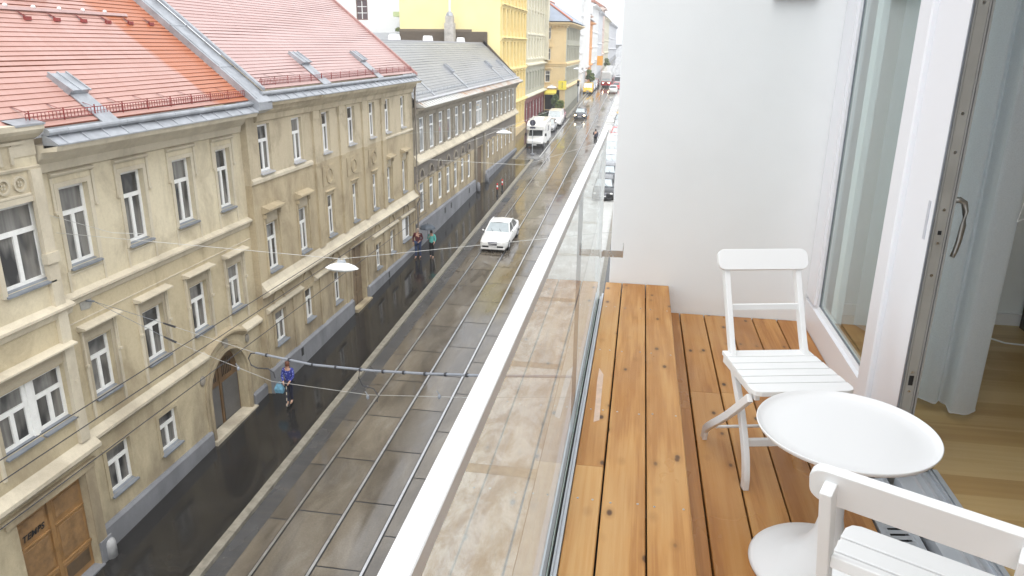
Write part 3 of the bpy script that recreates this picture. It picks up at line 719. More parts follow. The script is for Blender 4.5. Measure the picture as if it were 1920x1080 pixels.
for i, (a, b) in enumerate(t2): window(H2, X2, a, b, 9.44, 11.16, depth=.11, surr=(.10,.025) if 1 < i < 5 else None, trim='beige2', sillM='alupaint', frameM='white')
for i, (a, b) in enumerate(m2): window(H2, X2, a, b, 5.7, 7.53, depth=.11, hood=hood_slab if i in (0,1,5,6) else hood_thin, trim='beige2')
for a, b, c, d in g2_: window(H2, X2, a, b, c, d, depth=.10, surr=(.14,.04), trim='beige2', hood=None)
window(H2, X2, *pair, depth=.1, leaves=2, tr=0, frameM='white', trim='beige2')
mb = MB(); mb.box(X2-.09, X2-.06, 41.42, 42.15, 2.86, 4.02); mb.build('blind', M['whitep'], H2)
mb = MB(); 
cornice(mb, X2, 24.44, 43.98, [(0,4.86),(.16,4.92),(.3,5.02),(.3,5.1),(.10,5.24),(0,5.45)])
cornice(mb, X2, 24.44, 29.55, [(0,9.10),(.07,9.13),(.07,9.24),(0,9.32)]); cornice(mb, X2, 38.4, 43.98, [(0,9.06),(.06,9.09),(.06,9.16),(0,9.2)])
for a, b in ((24.6,27.6), (28.9,32.4), (36.2,38.6), (38.7,40.4), (41.0,43.6)):
    cornice(mb, X2, a, b if b < 32 else b, [(0,4.16),(.10,4.2),(.16,4.27),(.16,4.32),(0,4.4)]) if a > 24.5 else None
mb.build('string_course', M['trim'], H2)
mb = MB()
for y in (29.75, 32.55, 35.5, 38.3): 
    mb.box(X2, X2+.09, y, y+.5, 5.45, 11.3); mb.box(X2, X2+.13, y-.04, y+.54, 10.95, 11.3); mb.box(X2, X2+.12, y-.02, y+.52, 9.0, 9.12)
for a, b in ((30.5,31.9), (33.35,34.95), (36.25,37.75)):      # lozenge panels between the storeys
    yc, zc = (a+b)/2, 8.4; mb.box(X2, X2+.03, a, b, 7.98, 8.85)
    arch_ring(mb, X2+.03, yc, zc, .30, .06, .04, 8, 0, 2*PI)
for a, b, c, d in g2_: arch_ring(mb, X2, (a+b)/2, 4.42, .40, .08, .06, 14)
arch_ring(mb, X2, 42.15, 4.42, .46, .08, .06, 14)
for y in (24.55, 26.75, 29.4, 32.4, 35.4, 38.0, 40.5, 43.5): mb.box(X2, X2+.05, y, y+.32, 1.9, 4.16)
mb.build('pilaster_ornament', M['beige2'], H2)
mb = MB(); 
for a, b, y in ((24.44,33.0,26.9), (35.15,43.98,38.2)): mb = MB(); mb.prism_y([(X2,0),(X2+.14,0),(X2+.14,1.9),(X2+.07,1.98),(X2,1.98)], a, b); mb.box(X2+.14, X2+.145, y, y+.22, 1.5, 1.85, 1); mb.build('plinth', [M['plinth'], M['dark']], H2)
mb = MB(); xd = X2-.2; mb.box(xd-.05, xd, 33.2, 34.95, 1.0, 4.45, 0)
for a, b in ((33.28,34.02), (34.12,34.88)):
    for c, d in ((1.25,1.9), (2.0,2.7), (2.8,3.4), (3.5,4.3)): mb.box(xd, xd+.03, a+.05, b-.05, c, d, 1)
mb.build('wooden_door', [simple('dull brown door wood', (.20,.14,.08), .6, .25, 3), simple('dull brown panel wood', (.17,.12,.07), .6, .25, 4)], H2)
mb = MB(); mb.box(X2, X2+.10, 33.0, 35.15, 4.5, 4.62); mb.box(X2, X2+.06, 33.0, 33.18, 1.98, 4.5); mb.box(X2, X2+.06, 34.97, 35.15, 1.98, 4.5); mb.box(X2-.05, X2+.3, 33.05, 35.1, .5, 1.42); mb.build('door_surround', M['beige2'], H2)
S2 = .83; xe2, ze2 = -13.10, 12.30
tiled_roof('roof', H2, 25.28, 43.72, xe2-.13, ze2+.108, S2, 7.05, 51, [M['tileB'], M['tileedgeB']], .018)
snow_guard(H2, 25.4, 43.6, xe2, ze2, S2)
roof_hatch(H2, 30.35, 31.2, xe2, ze2, S2, .95, 1.5); roof_hatch(H2, 37.2, 38.0, xe2, ze2, S2, .95, 1.5)
vg = MB(); vg.prism_y([(-13.05,12.26),(-13.05,12.40),(-20.3,18.42),(-20.3,18.26)], 43.62, 43.84); vg.build('verge', simple('verge tiles', (.36,.20,.18), .6, .2), H2)
eaves(H2, 25.0, 29.6, X2, -13.13, 12.24, -12.88, 12.0, cmat='beige2'); eaves(H2, 29.6, 43.95, X2, -13.13, 12.24, -12.80, 12.0, cmat='beige2')
dp = MB(); dp.tube([(-13.15,43.98,12.1),(-13.25,43.98,11.7),(-13.3,43.98,11.3),(-13.3,43.98,5.5),(-13.12,43.98,5.2),(-13.12,43.98,4.9),(-13.3,43.98,4.6),(-13.3,43.98,1.7)], .065, 8)
dp.build('downpipe', simple('weathered downpipe', (.24,.21,.18), .5, .3), H2)

# ---------------------------------------------------------------- long sooty house with slate roof
H3 = thing('grey_house', 'long two storey sooty house with slate roof and rusty eaves', 'house', (-13.5, 63, 2.2))
t3 = [45.35+2.33*i for i in range(7)]; t3b = [66.4+2.25*i for i in range(7)]
ops = [(y,y+1.08,7.5,9.66) for y in t3+t3b]+[(62.0,64.4,7.57,9.58)]
g3 = [(44.98+2.26*i, 46.1+2.26*i, 3.72, 5.62) for i in range(7)]; g3b = [(66.6+2.25*i, 67.6+2.25*i, 4.2, 6.0) for i in range(7)]
mb = MB(); wall(mb, X2, 44.05, 82.4, 6.85, 10.8, ops, .2, 0); wall(mb, X2, 44.05, 82.4, 5.75, 6.85, [], .2, 1); wall(mb, X2, 44.05, 82.4, 0, 5.75, [(o[0],o[1],o[2],min(o[3],5.74)) for o in g3+g3b]+[(61.6,64.6,2.0,5.7)], .2, 2)
mb.poly([(X2,82.4,0),(-27,82.4,0),(-27,82.4,10.8),(X2,82.4,10.8)]); mb.poly([(X2,44.05,0),(X2,44.05,10.8),(-27,44.05,10.8),(-27,44.05,0)])
mb.build('wall', [M['greyb'], M['greydark'], M['beige2']], H3)
for y in t3+t3b: window(H3, X2, y, y+1.08, 7.5, 9.66, depth=.04, frameM='white', paneM='paneB', leaves=1, tr=.7, fw=.10, surr=(.12,.02), trim='greyb', sillM='greyb', sillout=.06)
window(H3, X2, 62.0, 64.4, 7.57, 9.58, depth=.04, frameM='white', paneM='paneB', leaves=4, tr=.62, fw=.14, sillM='greyb')
for o in g3+g3b: window(H3, X2, o[0], o[1], o[2], min(o[3],5.74), depth=.05, frameM='white', paneM='paneB', leaves=1, tr=.7, fw=.10, sill=False, surr=(.14,.05), trim='beige2')
mb = MB()
for o in g3: 
    yc = (o[0]+o[1])/2; arch_ring(mb, X2, yc, 6.0, .42, .13, .08, 14)
    q = [(yc+.38*math.cos(PI*i/12), 6.02+.38*math.sin(PI*i/12)) for i in range(13)]; mb.prism_x(q[::-1], X2, X2+.02, m=1)
for o in g3: mb.box(X2, X2+.14, o[0]-.2, o[1]+.2, 5.84, 5.95)
mb.build('lunettes', [M['greyb'], simple('blackened lunette', (.07,.055,.045), .8)], H3)
mb = MB(); cornice(mb, X2, 44.06, 82.38, [(0,6.84),(.22,6.9),(.34,7.0),(.34,7.1),(.12,7.3),(0,7.5)])
mb.build('string_course', M['trim'], H3)
mb = MB()
for y in [44.2]+[y+1.35 for y in t3]+[y+1.3 for y in t3b[:-1]]: mb.box(X2, X2+.05, y, y+.6, 7.5, 9.9)
cornice(mb, X2, 44.06, 82.38, [(0,9.86),(.06,9.9),(.06,10.0),(0,10.04)]); mb.box(X2, X2+.12, 61.5, 64.9, 9.75, 10.15)
for y in (61.2, 64.7): mb.box(X2, X2+.16, y, y+.5, 2.0, 6.7)
mb.build('pilaster_ornament', M['greyb'], H3)
mb = MB()
for a, b, yy in ((44.06,61.1,(50.6,52.4,58.4)), (65.2,82.38,())):
    mb = MB(); mb.prism_y([(X2,0),(X2+.16,0),(X2+.16,3.12),(X2+.08,3.22),(X2,3.22)], a, b)
    for y in yy: mb.box(X2+.16, X2+.165, y, y+.35, 2.55, 2.95, 1)
    mb.build('plinth', [M['plinth'], M['dark']], H3)
mb = MB(); mb.box(X2-.19, X2-.14, 61.6, 64.6, 2.0, 5.7); mb.box(X2-.14, X2-.11, 61.7, 63.05, 2.3, 5.4); mb.box(X2-.14, X2-.11, 63.15, 64.5, 2.3, 5.4); mb.build('wooden_door', simple('dark brown door wood', (.13,.09,.055), .6, .25, 3), H3)
for y, z in ((61.3,2.1), (64.9,2.25)): mb = MB(); mb.lathe([(.2,0),(.2,.6),(.12,.85),(0,.9)], (-13.2,y,z), 12); mb.build('guard_stone', M['plinth'], H3, smooth=True)
S3 = .89; xe3, ze3 = -13.25, 10.72
tiled_roof('roof', H3, 44.1, 82.3, xe3, ze3, S3, 3.95, 22, [M['slate'], M['slateedge']], .02)
mb = MB(); mb.prism_y([(-17.0,14.05),(-17.2,14.28),(-17.4,14.24),(-17.3,14.0)], 44.1, 82.3); mb.build('ridge', M['slateedge'], H3)
mb = MB(); mb.poly([(-17.3,44.1,14.2),(-17.3,82.3,14.2),(-27,82.3,14.0),(-27,44.1,14.0)][::-1]); mb.build('roof', M['slateedge'], H3)
snow_guard(H3, 44.3, 82.2, xe3, ze3, S3, up=.3, h=.16, mat='alu', dx=.3)
for y in (58.1, 73.6, 79.6): roof_hatch(H3, y, y+.7, xe3, ze3, S3, 1.35, 2.0)
st = MB(); st.prism_y([(-13.3,10.80),(-13.3,10.83),(-14.9,12.25),(-14.9,12.22)], 48.4, 48.75); st.build('flashing_strip', M['zinc'], H3)
eaves(H3, 44.1, 82.4, X2, -13.2, 10.72, -12.72, 10.40, rustm='rust', cmat='greyb', seams=.6, guttermat='alupaint')
dm = MB()
for y in (55.5, 64.5, 76.5):
    dm = MB(); dm.prism_x([(y-.6,14.1),(y+.6,14.1),(y+.5,14.5),(y+.25,14.7),(y-.25,14.7),(y-.5,14.5)], -18.5, -17.9)
    dm.box(-17.9,-17.85,y-.4,y+.4,14.2,14.35); dm.build('roof_vent', M['whitep'], H3)
ch = MB(); ch.prism_z([(-20.95,80.6),(-19.95,80.6),(-19.95,81.5),(-20.95,81.5)], 14.0, 16.2, 0); ch.prism_z([(-20.85,80.7),(-20.05,80.7),(-20.05,81.4),(-20.85,81.4)], 16.2, 16.9, 0)
ch.lathe([(.42,0),(.34,.25),(.16,.42),(.1,.45)], (-20.45,81.05,16.9), 12, 1); ch.tube([(-20.45,81.05,17.2),(-20.45,81.05,21)], .11, 8, 2)
ch.build('chimney', [simple('chimney render', (.45,.42,.38), .8, .35, 1.5), M['zinc'], M['whitep']], H3)

# ---------------------------------------------------------------- buildings further along
def rear_box(mb, X, y0, y1, z1, depth=11, m=0, z0=0):
    mb.poly([(X,y1,z0),(X-depth,y1,z0),(X-depth,y1,z1),(X,y1,z1)], m); mb.poly([(X-depth,y0,z0),(X,y0,z0),(X,y0,z1),(X-depth,y0,z1)], m)
    mb.poly([(X,y0,z1),(X,y1,z1),(X-depth,y1,z1),(X-depth,y0,z1)], m)
def row_windows(par, X, y0, y1, nwin, zs, h, w, mats='pane2', fm='white', trim='cream', sub=True, hood=False):
    out = []
    for zc in zs:
        for i in range(nwin):
            yc = y0+(y1-y0)*(i+.5)/nwin
            window(par, X, yc-w/2, yc+w/2, zc, zc+h, depth=.12, paneM=mats, frameM=fm, sill=False, surr=(.16,.07), trim=trim, hood=(lambda s,X,a,b,c,d: s.prism_y([(X,d+.2),(X+.25,d+.3),(X+.25,d+.38),(X,d+.5)], a-.3, b+.3)) if hood else None)
def opsrow(y0, y1, n, zs, h, w): return [(y0+(y1-y0)*(i+.5)/n-w/2, y0+(y1-y0)*(i+.5)/n+w/2, z, z+h) for z in zs for i in range(n)]
# yellow house
X4 = -15.3
H4 = thing('yellow_house', 'tall yellow house with ornate front and blank pale yellow side wall', 'house', (-15.3, 91, 3.1))
zs4 = [4.6, 8.6, 12.2, 15.6, 19.0]
mb = MB(); wall(mb, X4, 82.5, 100.4, 0, 23, opsrow(83, 100, 7, zs4, 2.2, 1.05), .25, 0)
mb.poly([(-26.4,82.5,0),(X4,82.5,0),(X4,82.5,23),(-26.4,82.5,23)], 1); mb.poly([(X4,100.4,0),(-26.4,100.4,0),(-26.4,100.4,23),(X4,100.4,23)], 0); mb.poly([(-26.4,100.4,0),(-26.4,82.5,0),(-26.4,82.5,23),(-26.4,100.4,23)], 1)
mb.poly([(X4,82.5,23),(X4,100.4,23),(-26.4,100.4,24),(-26.4,82.5,24)], 1)
mb.build('wall', [M['yellow'], M['yellowwall']], H4)
row_windows(H4, X4, 83, 100, 7, zs4, 2.2, 1.05, trim='yellow', hood=True, mats='paneB')
mb = MB()
for z, p in ((7.4,.35), (11.3,.3), (14.7,.25), (18.1,.25), (21.9,.7)): cornice(mb, X4, 82.5, 100.4, [(0,z-.3),(p*.5,z-.15),(p,z),(p,z+.14),(0,z+.3)])
for i in range(8): y = 83+17*i/7; mb.box(X4, X4+.12, y-.25, y+.25, 7.7, 21.6)
for i in range(44): y = 82.7+.4*i; mb.box(X4, X4+.3, y, y+.18, 21.2, 21.6)
mb.build('cornices', M['yellow'], H4)
mb = MB(); mb.box(-26.4, -16.7, 82.3, 82.49, 13.9, 15.35); mb.prism_x([(82.3,15.35),(82.49,15.35),(82.49,15.6)], -26.4, -18.4)
mb.prism_y([(-16.8,14.6),(-16.8,15.35),(-18.3,15.35),(-18.3,14.6)], 82.28, 82.48); mb.prism_y([(-13.5,10.75),(-13.5,11.0),(-17.1,14.55),(-17.1,13.9)], 82.3, 82.47); mb.build('wall_flashing', simple('brown bitumen upstand', (.10,.075,.05), .8, .2), H4)
mb = MB(); mb.box(X4, X4+.2, 82.5, 100.4, 2.5, 4.3); mb.build('plinth', M['ochre'], H4)
# cream house
H5 = thing('cream_house', 'pale cream house with maroon shopfront beyond the yellow house', 'house', (-15.3, 110, 3.8))
zsA, zsB = [13.9, 17.2], [8.3]
mb = MB(); wall(mb, X4, 100.5, 120.9, 11.6, 22, opsrow(101, 120.5, 7, [12.6,16.0,19.2], 2.1, 1.2), .3, 0); wall(mb, X4, 100.5, 120.9, 7.3, 11.6, opsrow(101, 120.5, 7, zsB, 2.3, 1.2), .3, 1); wall(mb, X4, 100.5, 120.9, 0, 7.3, opsrow(101, 120.5, 6, [4.2], 2.4, 2.0), .35, 2)
rear_box(mb, X4, 100.5, 120.9, 22, 9, 0); mb.build('wall', [M['cream'], M['creamgrey'], M['maroon']], H5)
row_windows(H5, X4, 101, 120.5, 7, [12.6,16.0,19.2], 2.1, 1.2, trim='cream', mats='paneB'); row_windows(H5, X4, 101, 120.5, 7, zsB, 2.3, 1.2, trim='creamgrey')
row_windows(H5, X4, 101, 120.5, 6, [4.2], 2.4, 2.0, trim='maroon', fm='white', mats='pane2')
mb = MB()
for z, p in ((7.45,.5), (11.5,.45), (12.2,.2), (15.4,.25), (21.6,.8)): cornice(mb, X4, 100.5, 120.9, [(0,z-.25),(p*.5,z-.1),(p,z),(p,z+.14),(0,z+.3)])
for i in range(8): y = 101+19.5*i/7; mb.box(X4, X4+.2, y-.35, y+.35, 12.3, 21.4)
for i in range(30): y = 100.8+.67*i; mb.box(X4, X4+.22, y, y+.3, 15.0, 15.2); mb.box(X4, X4+.22, y, y+.3, 18.5, 18.8)
mb.box(X4, X4+.6, 119.2, 120.9, 12.0, 21.5)
mb.build('cornices', M['cream'], H5)
# ochre corner house stepping forward
X6 = -12.05
H6 = thing('ochre_house', 'ochre corner house stepping forward with blue grey roof and yellow cafe', 'house', (-12.05, 133, 4.4))
zs6 = [8.6, 11.9, 15.0]
mb = MB(); wall(mb, X6, 121, 146, 0, 17.6, opsrow(122, 145.5, 8, zs6, 1.9, 1.4), .3, 1)
sw = [(-15.25,-14.45,z,z+1.75) for z in zs6]
def wall_y(mb, Y, x0, x1, z0, z1, ops, depth=.25, m=0):
    xs = sorted({x0, x1, *[o[0] for o in ops], *[o[1] for o in ops]}); zz = sorted({z0, z1, *[o[2] for o in ops], *[o[3] for o in ops]})
    for a, b in zip(xs, xs[1:]):
        for c, d in zip(zz, zz[1:]):
            if any(o[0] < (a+b)/2 < o[1] and o[2] < (c+d)/2 < o[3] for o in ops): continue
            mb.poly([(a,Y,c),(b,Y,c),(b,Y,d),(a,Y,d)], m)
    for a, b, c, d in ops:
        y = Y+depth
        mb.poly([(a,Y,c),(a,y,c),(b,y,c),(b,Y,c)], m); mb.poly([(a,Y,d),(b,Y,d),(b,y,d),(a,y,d)], m); mb.poly([(a,Y,c),(a,Y,d),(a,y,d),(a,y,c)], m); mb.poly([(b,Y,c),(b,y,c),(b,y,d),(b,Y,d)], m); mb.poly([(a,y,c),(b,y,c),(b,y,d),(a,y,d)], m)
wall_y(mb, 121, -20, X6, 0, 17.6, sw+[(-15.2,-12.9,4.4,7.4)], .4, 0)
mb.poly([(X6,146,0),(-20,146,0),(-20,146,17.6),(X6,146,17.6)], 0); mb.build('wall', [M['ochre'], M['creamgrey']], H6)
row_windows(H6, X6, 122, 145.5, 8, zs6, 1.9, 1.4, trim='creamgrey', hood=True, fm='creamgrey')
for a, b, c, d in sw:
    f = MB(); f.box(a,b,121.1,121.16,c,c+.1); f.box(a,b,121.1,121.16,d-.1,d); f.box(a,a+.1,121.1,121.16,c+.1,d-.1); f.box(b-.1,b,121.1,121.16,c+.1,d-.1); f.box(a+.1,b-.1,121.1,121.16,c+1.1,c+1.2)
    fo = f.build('window', M['winframe'], H6); p = MB(); p.poly([(a,121.14,c),(b,121.14,c),(b,121.14,d),(a,121.14,d)]); p.build('pane', M['pane'], fo)
    s = MB(); s.box(a-.1,b+.3,120.75,121,d+.25,d+.42); s.box(a-.1,b+.2,120.88,121,c-.16,c-.02); s.build('window_surround', M['ochre'], fo)
mb = MB(); 
for z, p in ((7.75,.45), (11.3,.2), (17.3,.9)): cornice(mb, X6, 121, 146, [(0,z-.4),(p*.5,z-.2),(p,z),(p,z+.15),(0,z+.35)]); mb.box(-20, X6+p*.9, 121-p, 121, z, z+.15); mb.box(-20, X6+p*.5, 121-p*.5, 121, z-.3, z)
for i in range(7): mb.box(-15.3+.55*i, -15.1+.55*i, 120.6, 121, 16.7, 17.1)
mb.box(X6-.7, X6+.05, 120.93, 121, 4.2, 7.4)
mb.build('cornices', M['ochre'], H6)
mb = MB(); mb.mesh([(X6+.9,120.1,17.65),(X6+.9,147,17.65),(-20,147,17.65),(-20,120.1,17.65),(-16.5,125,21.2),(-16.5,142,21.2)], [(0,1,5,4),(1,2,5),(2,3,4,5),(3,0,4)])
mb.build('roof', simple('blue grey roof', (.27,.31,.38), .5, .12, 1), H6)
mb = MB(); mb.tube([(X6+.9,120.1,17.75),(-16.5,125,21.3)], .14, 8); mb.tube([(-16.5,125,21.3),(-16.5,142,21.3)], .14, 8); mb.build('ridge', simple('red ridge tiles', (.5,.17,.1), .6), H6)
mb = MB(); mb.box(-15.2, -12.9, 121.3, 121.36, 4.2, 7.4); mb.build('cafe_opening', M['dark'], H6)
mb = MB(); mb.mesh([(-15.2,119.9,7.0),(-13.3,119.9,7.0),(-13.3,121,7.6),(-15.2,121,7.6),(-15.2,119.9,6.75),(-13.3,119.9,6.75)], [(0,1,2,3),(4,5,1,0),(0,3,4),(1,5,2)]); mb.build('awning', simple('yellow awning', (.75,.62,.10), .6, .08), H6)
# further houses: one thing each
def far_house(label, y0, y1, h, mat, X=-12.05, nw=None, name='town_house', roof=None, bay=False, wc='pane2'):
    t = thing(name, label, 'house', (X, (y0+y1)/2, sz(y0)), group='houses further along the street')
    mb = MB(); b = sz(y0); zs = [b+4.6+3.35*k for k in range(int((h-6)/3.35))]; nw = nw or max(2, int((y1-y0)/3.2))
    wall(mb, X, y0, y1, 0, b+h, opsrow(y0+.5, y1-.5, nw, zs, 2.0, 1.15), .3, 0); rear_box(mb, X, y0, y1, b+h, 10)
    mb.build('wall', M[mat], t)
    for z in zs:
        for i in range(nw):
            yc = y0+.5+(y1-y0-1)*(i+.5)/nw; f = MB(); f.box(X-.2, X-.14, yc-.575, yc+.575, z, z+2.0); fo = f.build('window', M['winframe'], t)
            p = MB(); p.box(X-.14, X-.13, yc-.47, yc+.47, z+.12, z+1.88); p.build('pane', M[wc], fo)
    mb = MB()
    for z, p in [(b+4.2,.4),(b+h-.6,.8)]+[(q-.25,.16) for q in zs[1:]]: cornice(mb, X, y0, y1, [(0,z-.3),(p*.5,z-.15),(p,z),(p,z+.14),(0,z+.3)]); mb.box(X-6, X+p*.9, y0-.02, y0, z-.15, z+.14)
    if bay: mb.box(X, X+1.1, (y0+y1)/2-2, (y0+y1)/2+2, b+5, b+h+1.2)
    mb.build('cornices', M[mat], t)
    r = MB(); r.mesh([(X+.5,y0,b+h-.1),(X+.5,y1,b+h-.1),(X-5,y1,b+h+3.2),(X-5,y0,b+h+3.2),(X-10,y1,b+h),(X-10,y0,b+h)], [(0,1,2,3),(3,2,4,5),(0,3,5),(1,4,2)]); r.build('roof', roof or M['slateedge'], t)
    return t
redroof = simple('far red roof', (.42,.18,.12), .6)
far_house('tall white house with a bay right behind the ochre corner house', 146.2, 163, 19.5, 'whitep', bay=True)
far_house('narrow pink and grey house between two white houses far along the street', 163.2, 171, 15.0, 'pinkp')
far_house('narrow orange fronted house far along the street', 171.2, 178, 13.5, 'orangep', X=-11.85)
far_house('white house with dark windows beyond the orange front', 178.2, 202, 17.3, 'whitep', roof=redroof, wc='pane')
far_house('pale grey house before the red gabled one in the distance', 202.2, 222, 16.0, 'palegrey')
far_house('reddish gabled house in the distance', 222.2, 232, 17.0, 'pinkp', roof=redroof)
far_house('cream house second from the end of the visible street', 232.2, 262, 14.5, 'cream')
far_house('pale house at the end of the visible street', 262.2, 330, 13.0, 'palegrey', nw=10)
# white courtyard building behind the roofs
H8 = thing('courtyard_building', 'white courtyard building with brown framed window behind the pink roof', 'building', (-36, 96, 3))
mb = MB(); wall_y(mb, 96, -52, -26.5, 0, 26, [(-36.4,-34.9,16.9,19.3)], .25, 0); mb.poly([(-26.5,96,0),(-26.5,110,0),(-26.5,110,26),(-26.5,96,26)]); mb.build('wall', M['whitep'], H8)
f = MB()
for a, b, c, d in ((-36.4,-36.28,16.9,19.3),(-35.02,-34.9,16.9,19.3),(-36.28,-35.02,16.9,17.02),(-36.28,-35.02,19.18,19.3)): f.box(a,b,96.08,96.14,c,d,0)
f.box(-35.7,-35.6,96.07,96.13,17.02,19.18,1); f.box(-36.28,-35.02,96.09,96.13,18.45,18.53,1); f.box(-36.28,-35.02,96.09,96.13,17.7,17.78,1)
fo = f.build('window', [simple('brown window frame', (.17,.09,.07), .5), M['winframe']], H8); p = MB(); p.poly([(-36.4,96.15,16.9),(-34.9,96.15,16.9),(-34.9,96.15,19.3),(-36.4,96.15,19.3)]); p.build('pane', simple('plum pane', (.10,.06,.065), .1), fo)
s = MB(); s.box(-36.5,-34.8,95.93,96,19.35,19.55); s.build('window_lintel', simple('yellowish lintel', (.7,.55,.3), .7), fo)
mb = MB(); mb.box(-30.4,-26.6,92.5,96,17.2,17.75); mb.build('canopy', simple('pale green canopy', (.50,.58,.30), .6), H8)
mb = MB(); mb.box(-33,-26.5,83,95.9,13.6,14.4); mb.poly([(-33,83,14.41),(-26.5,83,14.41),(-26.5,90,15.3),(-33,90,15.3)]); mb.box(-33,-26.5,90,95.9,14.4,15.3); mb.build('terrace', simple('lead grey terrace roof', (.30,.31,.34), .5), H8)

def leafy(mb, c, rx, ry, rz, n, size, m0=0, m1=1, rr=None):
    rr = rr or random
    for i in range(n):
        while True:
            p = Vector((rr.uniform(-1,1), rr.uniform(-1,1), rr.uniform(-1,1)))
            if .25 < p.length < 1: break
        q = Vector((c[0]+p.x*rx, c[1]+p.y*ry, c[2]+p.z*rz)); a = Vector((rr.gauss(0,1), rr.gauss(0,1), rr.gauss(0,1))).normalized(); b = a.cross(Vector((rr.gauss(0,1), rr.gauss(0,1), rr.gauss(0,1)))).normalized()
        s_ = size*rr.uniform(.6,1.3)
        mb.poly([q-a*s_, q-b*s_*.5, q+a*s_, q+b*s_*.5], m0 if rr.random() < .6 else m1)
leafA = simple('mid green leaves', (.10,.16,.04), .5, .3); leafB = simple('yellow green leaves', (.22,.26,.06), .5, .3); leafC = simple('dark green leaves', (.04,.075,.025), .5, .3); bark = simple('bark', (.10,.075,.05), .8, .3)
def shrub(name, label, x, y, z, h, r, cat='plant', mats=(leafA, leafB), n=260, size=.12, potted=True, group=None):
    t = thing(name, label, cat, (x,y,z), group=group)
    mb = MB(); mb.tube([(x,y,z),(x+.03,y,z+h*.35),(x-.02,y,z+h*.6)], [.05,.035,.02], 6); mb.build('stem', bark, t)
    mb = MB(); leafy(mb, (x,y,z+h*.6), r, r, h*.42, n, size, rr=random.Random(sum(map(ord, label)) % 999)); leafy(mb, (x+r*.4,y,z+h*.8), r*.6, r*.6, h*.22, n//3, size, 1, 0, random.Random(5)); mb.build('leaves', list(mats), t)
    if potted: mb = MB(); mb.lathe([(r*.4,0),(r*.55,.4),(r*.6,.42),(r*.5,.42)], (x,y,z), 12); mb.build('pot', simple('plant pot', (.2,.12,.08), .7), t)
    return t
shrub('terrace_shrub', 'low yellow green shrub on the grey terrace, beneath the green canopy', -29.6, 94, 15.3, .75, 1.1, 'shrub', (leafB, leafA), 200, .16, False)
shrub('terrace_shrub', 'dark little conifer on the terrace against the yellow wall', -27.0, 94, 15.3, 1.6, .45, 'shrub', (leafC, leafA), 200, .14, False)
shrub('potted_shrub', 'green potted shrub in front of the cafe, nearest the kerb', -12.4, 117.2, sz(117)+.12, 1.9, .65, 'plant', (leafA, leafB), 300, .2)
shrub('potted_shrub', 'tall potted shrub beside the yellow cafe pillar', -13.4, 119.2, sz(119)+.12, 2.6, .6, 'plant', (leafA, leafC), 300, .2)
shrub('potted_shrub', 'dark round bush behind the grey parked car', -13.1, 101.5, sz(101)+.12, 1.9, .7, 'plant', (leafC, leafC), 240, .16)
def tree(label, x, y, h, r, mats):
    t = thing('street_tree', label, 'tree', (x,y,sz(y)), group='trees far along the street'); z = sz(y); rr = random.Random(int(y))
    mb = MB(); mb.tube([(x,y,z),(x+.1,y,z+h*.3),(x,y,z+h*.55)], [.18,.13,.08], 7)
    for k in range(5):
        a = k*1.3; mb.tube([(x,y,z+h*(.35+.04*k)),(x+r*.6*math.cos(a),y+r*.6*math.sin(a),z+h*(.62+.04*k))], [.07,.03], 5)
    mb.build('trunk', bark, t); mb = MB()
    for k in range(7): leafy(mb, (x+rr.uniform(-.55,.55)*r, y+rr.uniform(-.55,.55)*r, z+h*rr.uniform(.5,.88)), r*.5, r*.5, r*.45, 90, .28, rr=rr)
    mb.build('crown', list(mats), t)
tree('green street tree beside the yellow taxi', -10.9, 162, 4.0, 1.0, (leafA, leafB)); tree('small pale tree at the far end of the street', -9.9, 215, 3.8, 1.0, (leafB, leafA))

# ---------------------------------------------------------------- our own building, balcony and room
ZD, ZP, ZR = 12.32, 12.50, 12.385          # deck, raised platform, room floor
OB = thing('apartment_building', 'white rendered apartment building that carries the balcony', 'building', (1.1, 2, 12.2))
mb = MB(); mb.box(-.135, 1.30, 4.65, 5.0, ZD-.4, 17.5); mb.build('end_wall', M['balc'], OB, bevel=.004)
mb = MB(); mb.box(-.13, 12, 5.0, 42, .2, 17.5); mb.box(-.20, 12, -10, 4.65, -.5, ZD-.15); mb.box(1.30, 12, 4.66, 5.0, ZD-.4, 17.5)
mb.box(1.086, 1.30, -8, -1.2, ZD-.15, 17.5); mb.box(1.086, 1.30, -1.2, 4.65, 15.02, 17.5); mb.box(1.30, 12, -8, 4.66, 15.3, 17.5); mb.box(5.6, 12, -8, 4.66, ZD-.15, 15.3); mb.box(1.3, 5.6, -8, -3.1, ZD-.15, 15.3)
mb.build('facade', M['balc'], OB)
mb = MB(); mb.poly([(1.2,4.655,ZR),(5.6,4.655,ZR),(5.6,4.655,15.1),(1.2,4.655,15.1)][::1]); mb.poly([(5.595,-3.09,ZR),(5.595,4.66,ZR),(5.595,4.66,15.1),(5.595,-3.09,15.1)]); mb.poly([(1.3,-3.09,ZR),(5.6,-3.09,ZR),(5.6,-3.09,15.1),(1.3,-3.09,15.1)]); mb.poly([(1.1,-3.1,15.05),(5.6,-3.1,15.05),(5.6,4.66,15.05),(1.1,4.66,15.05)])
mb.build('room_wall', M['inwall'], OB)
mb = MB(); mb.box(1.31, 5.59, 4.63, 4.652, ZR, ZR+.07); mb.build('skirting_board', M['white'], OB)
mb = MB(); y0 = -3.1
xs = 1.22
y = -3.1
while y < 4.66:
    xs = 1.22; first = True
    while xs < 5.6:
        l = rs.uniform(.3, 1.4) if first else rs.uniform(.8, 1.4); first = False; e_ = min(xs+l, 5.6); mb.poly([(xs,y,ZR),(e_,y,ZR),(e_,min(y+.14,4.66),ZR),(xs,min(y+.14,4.66),ZR)], 0, rs.random()); xs = e_
    y += .14
ground('parquet_floor', mb, M['parquet'])
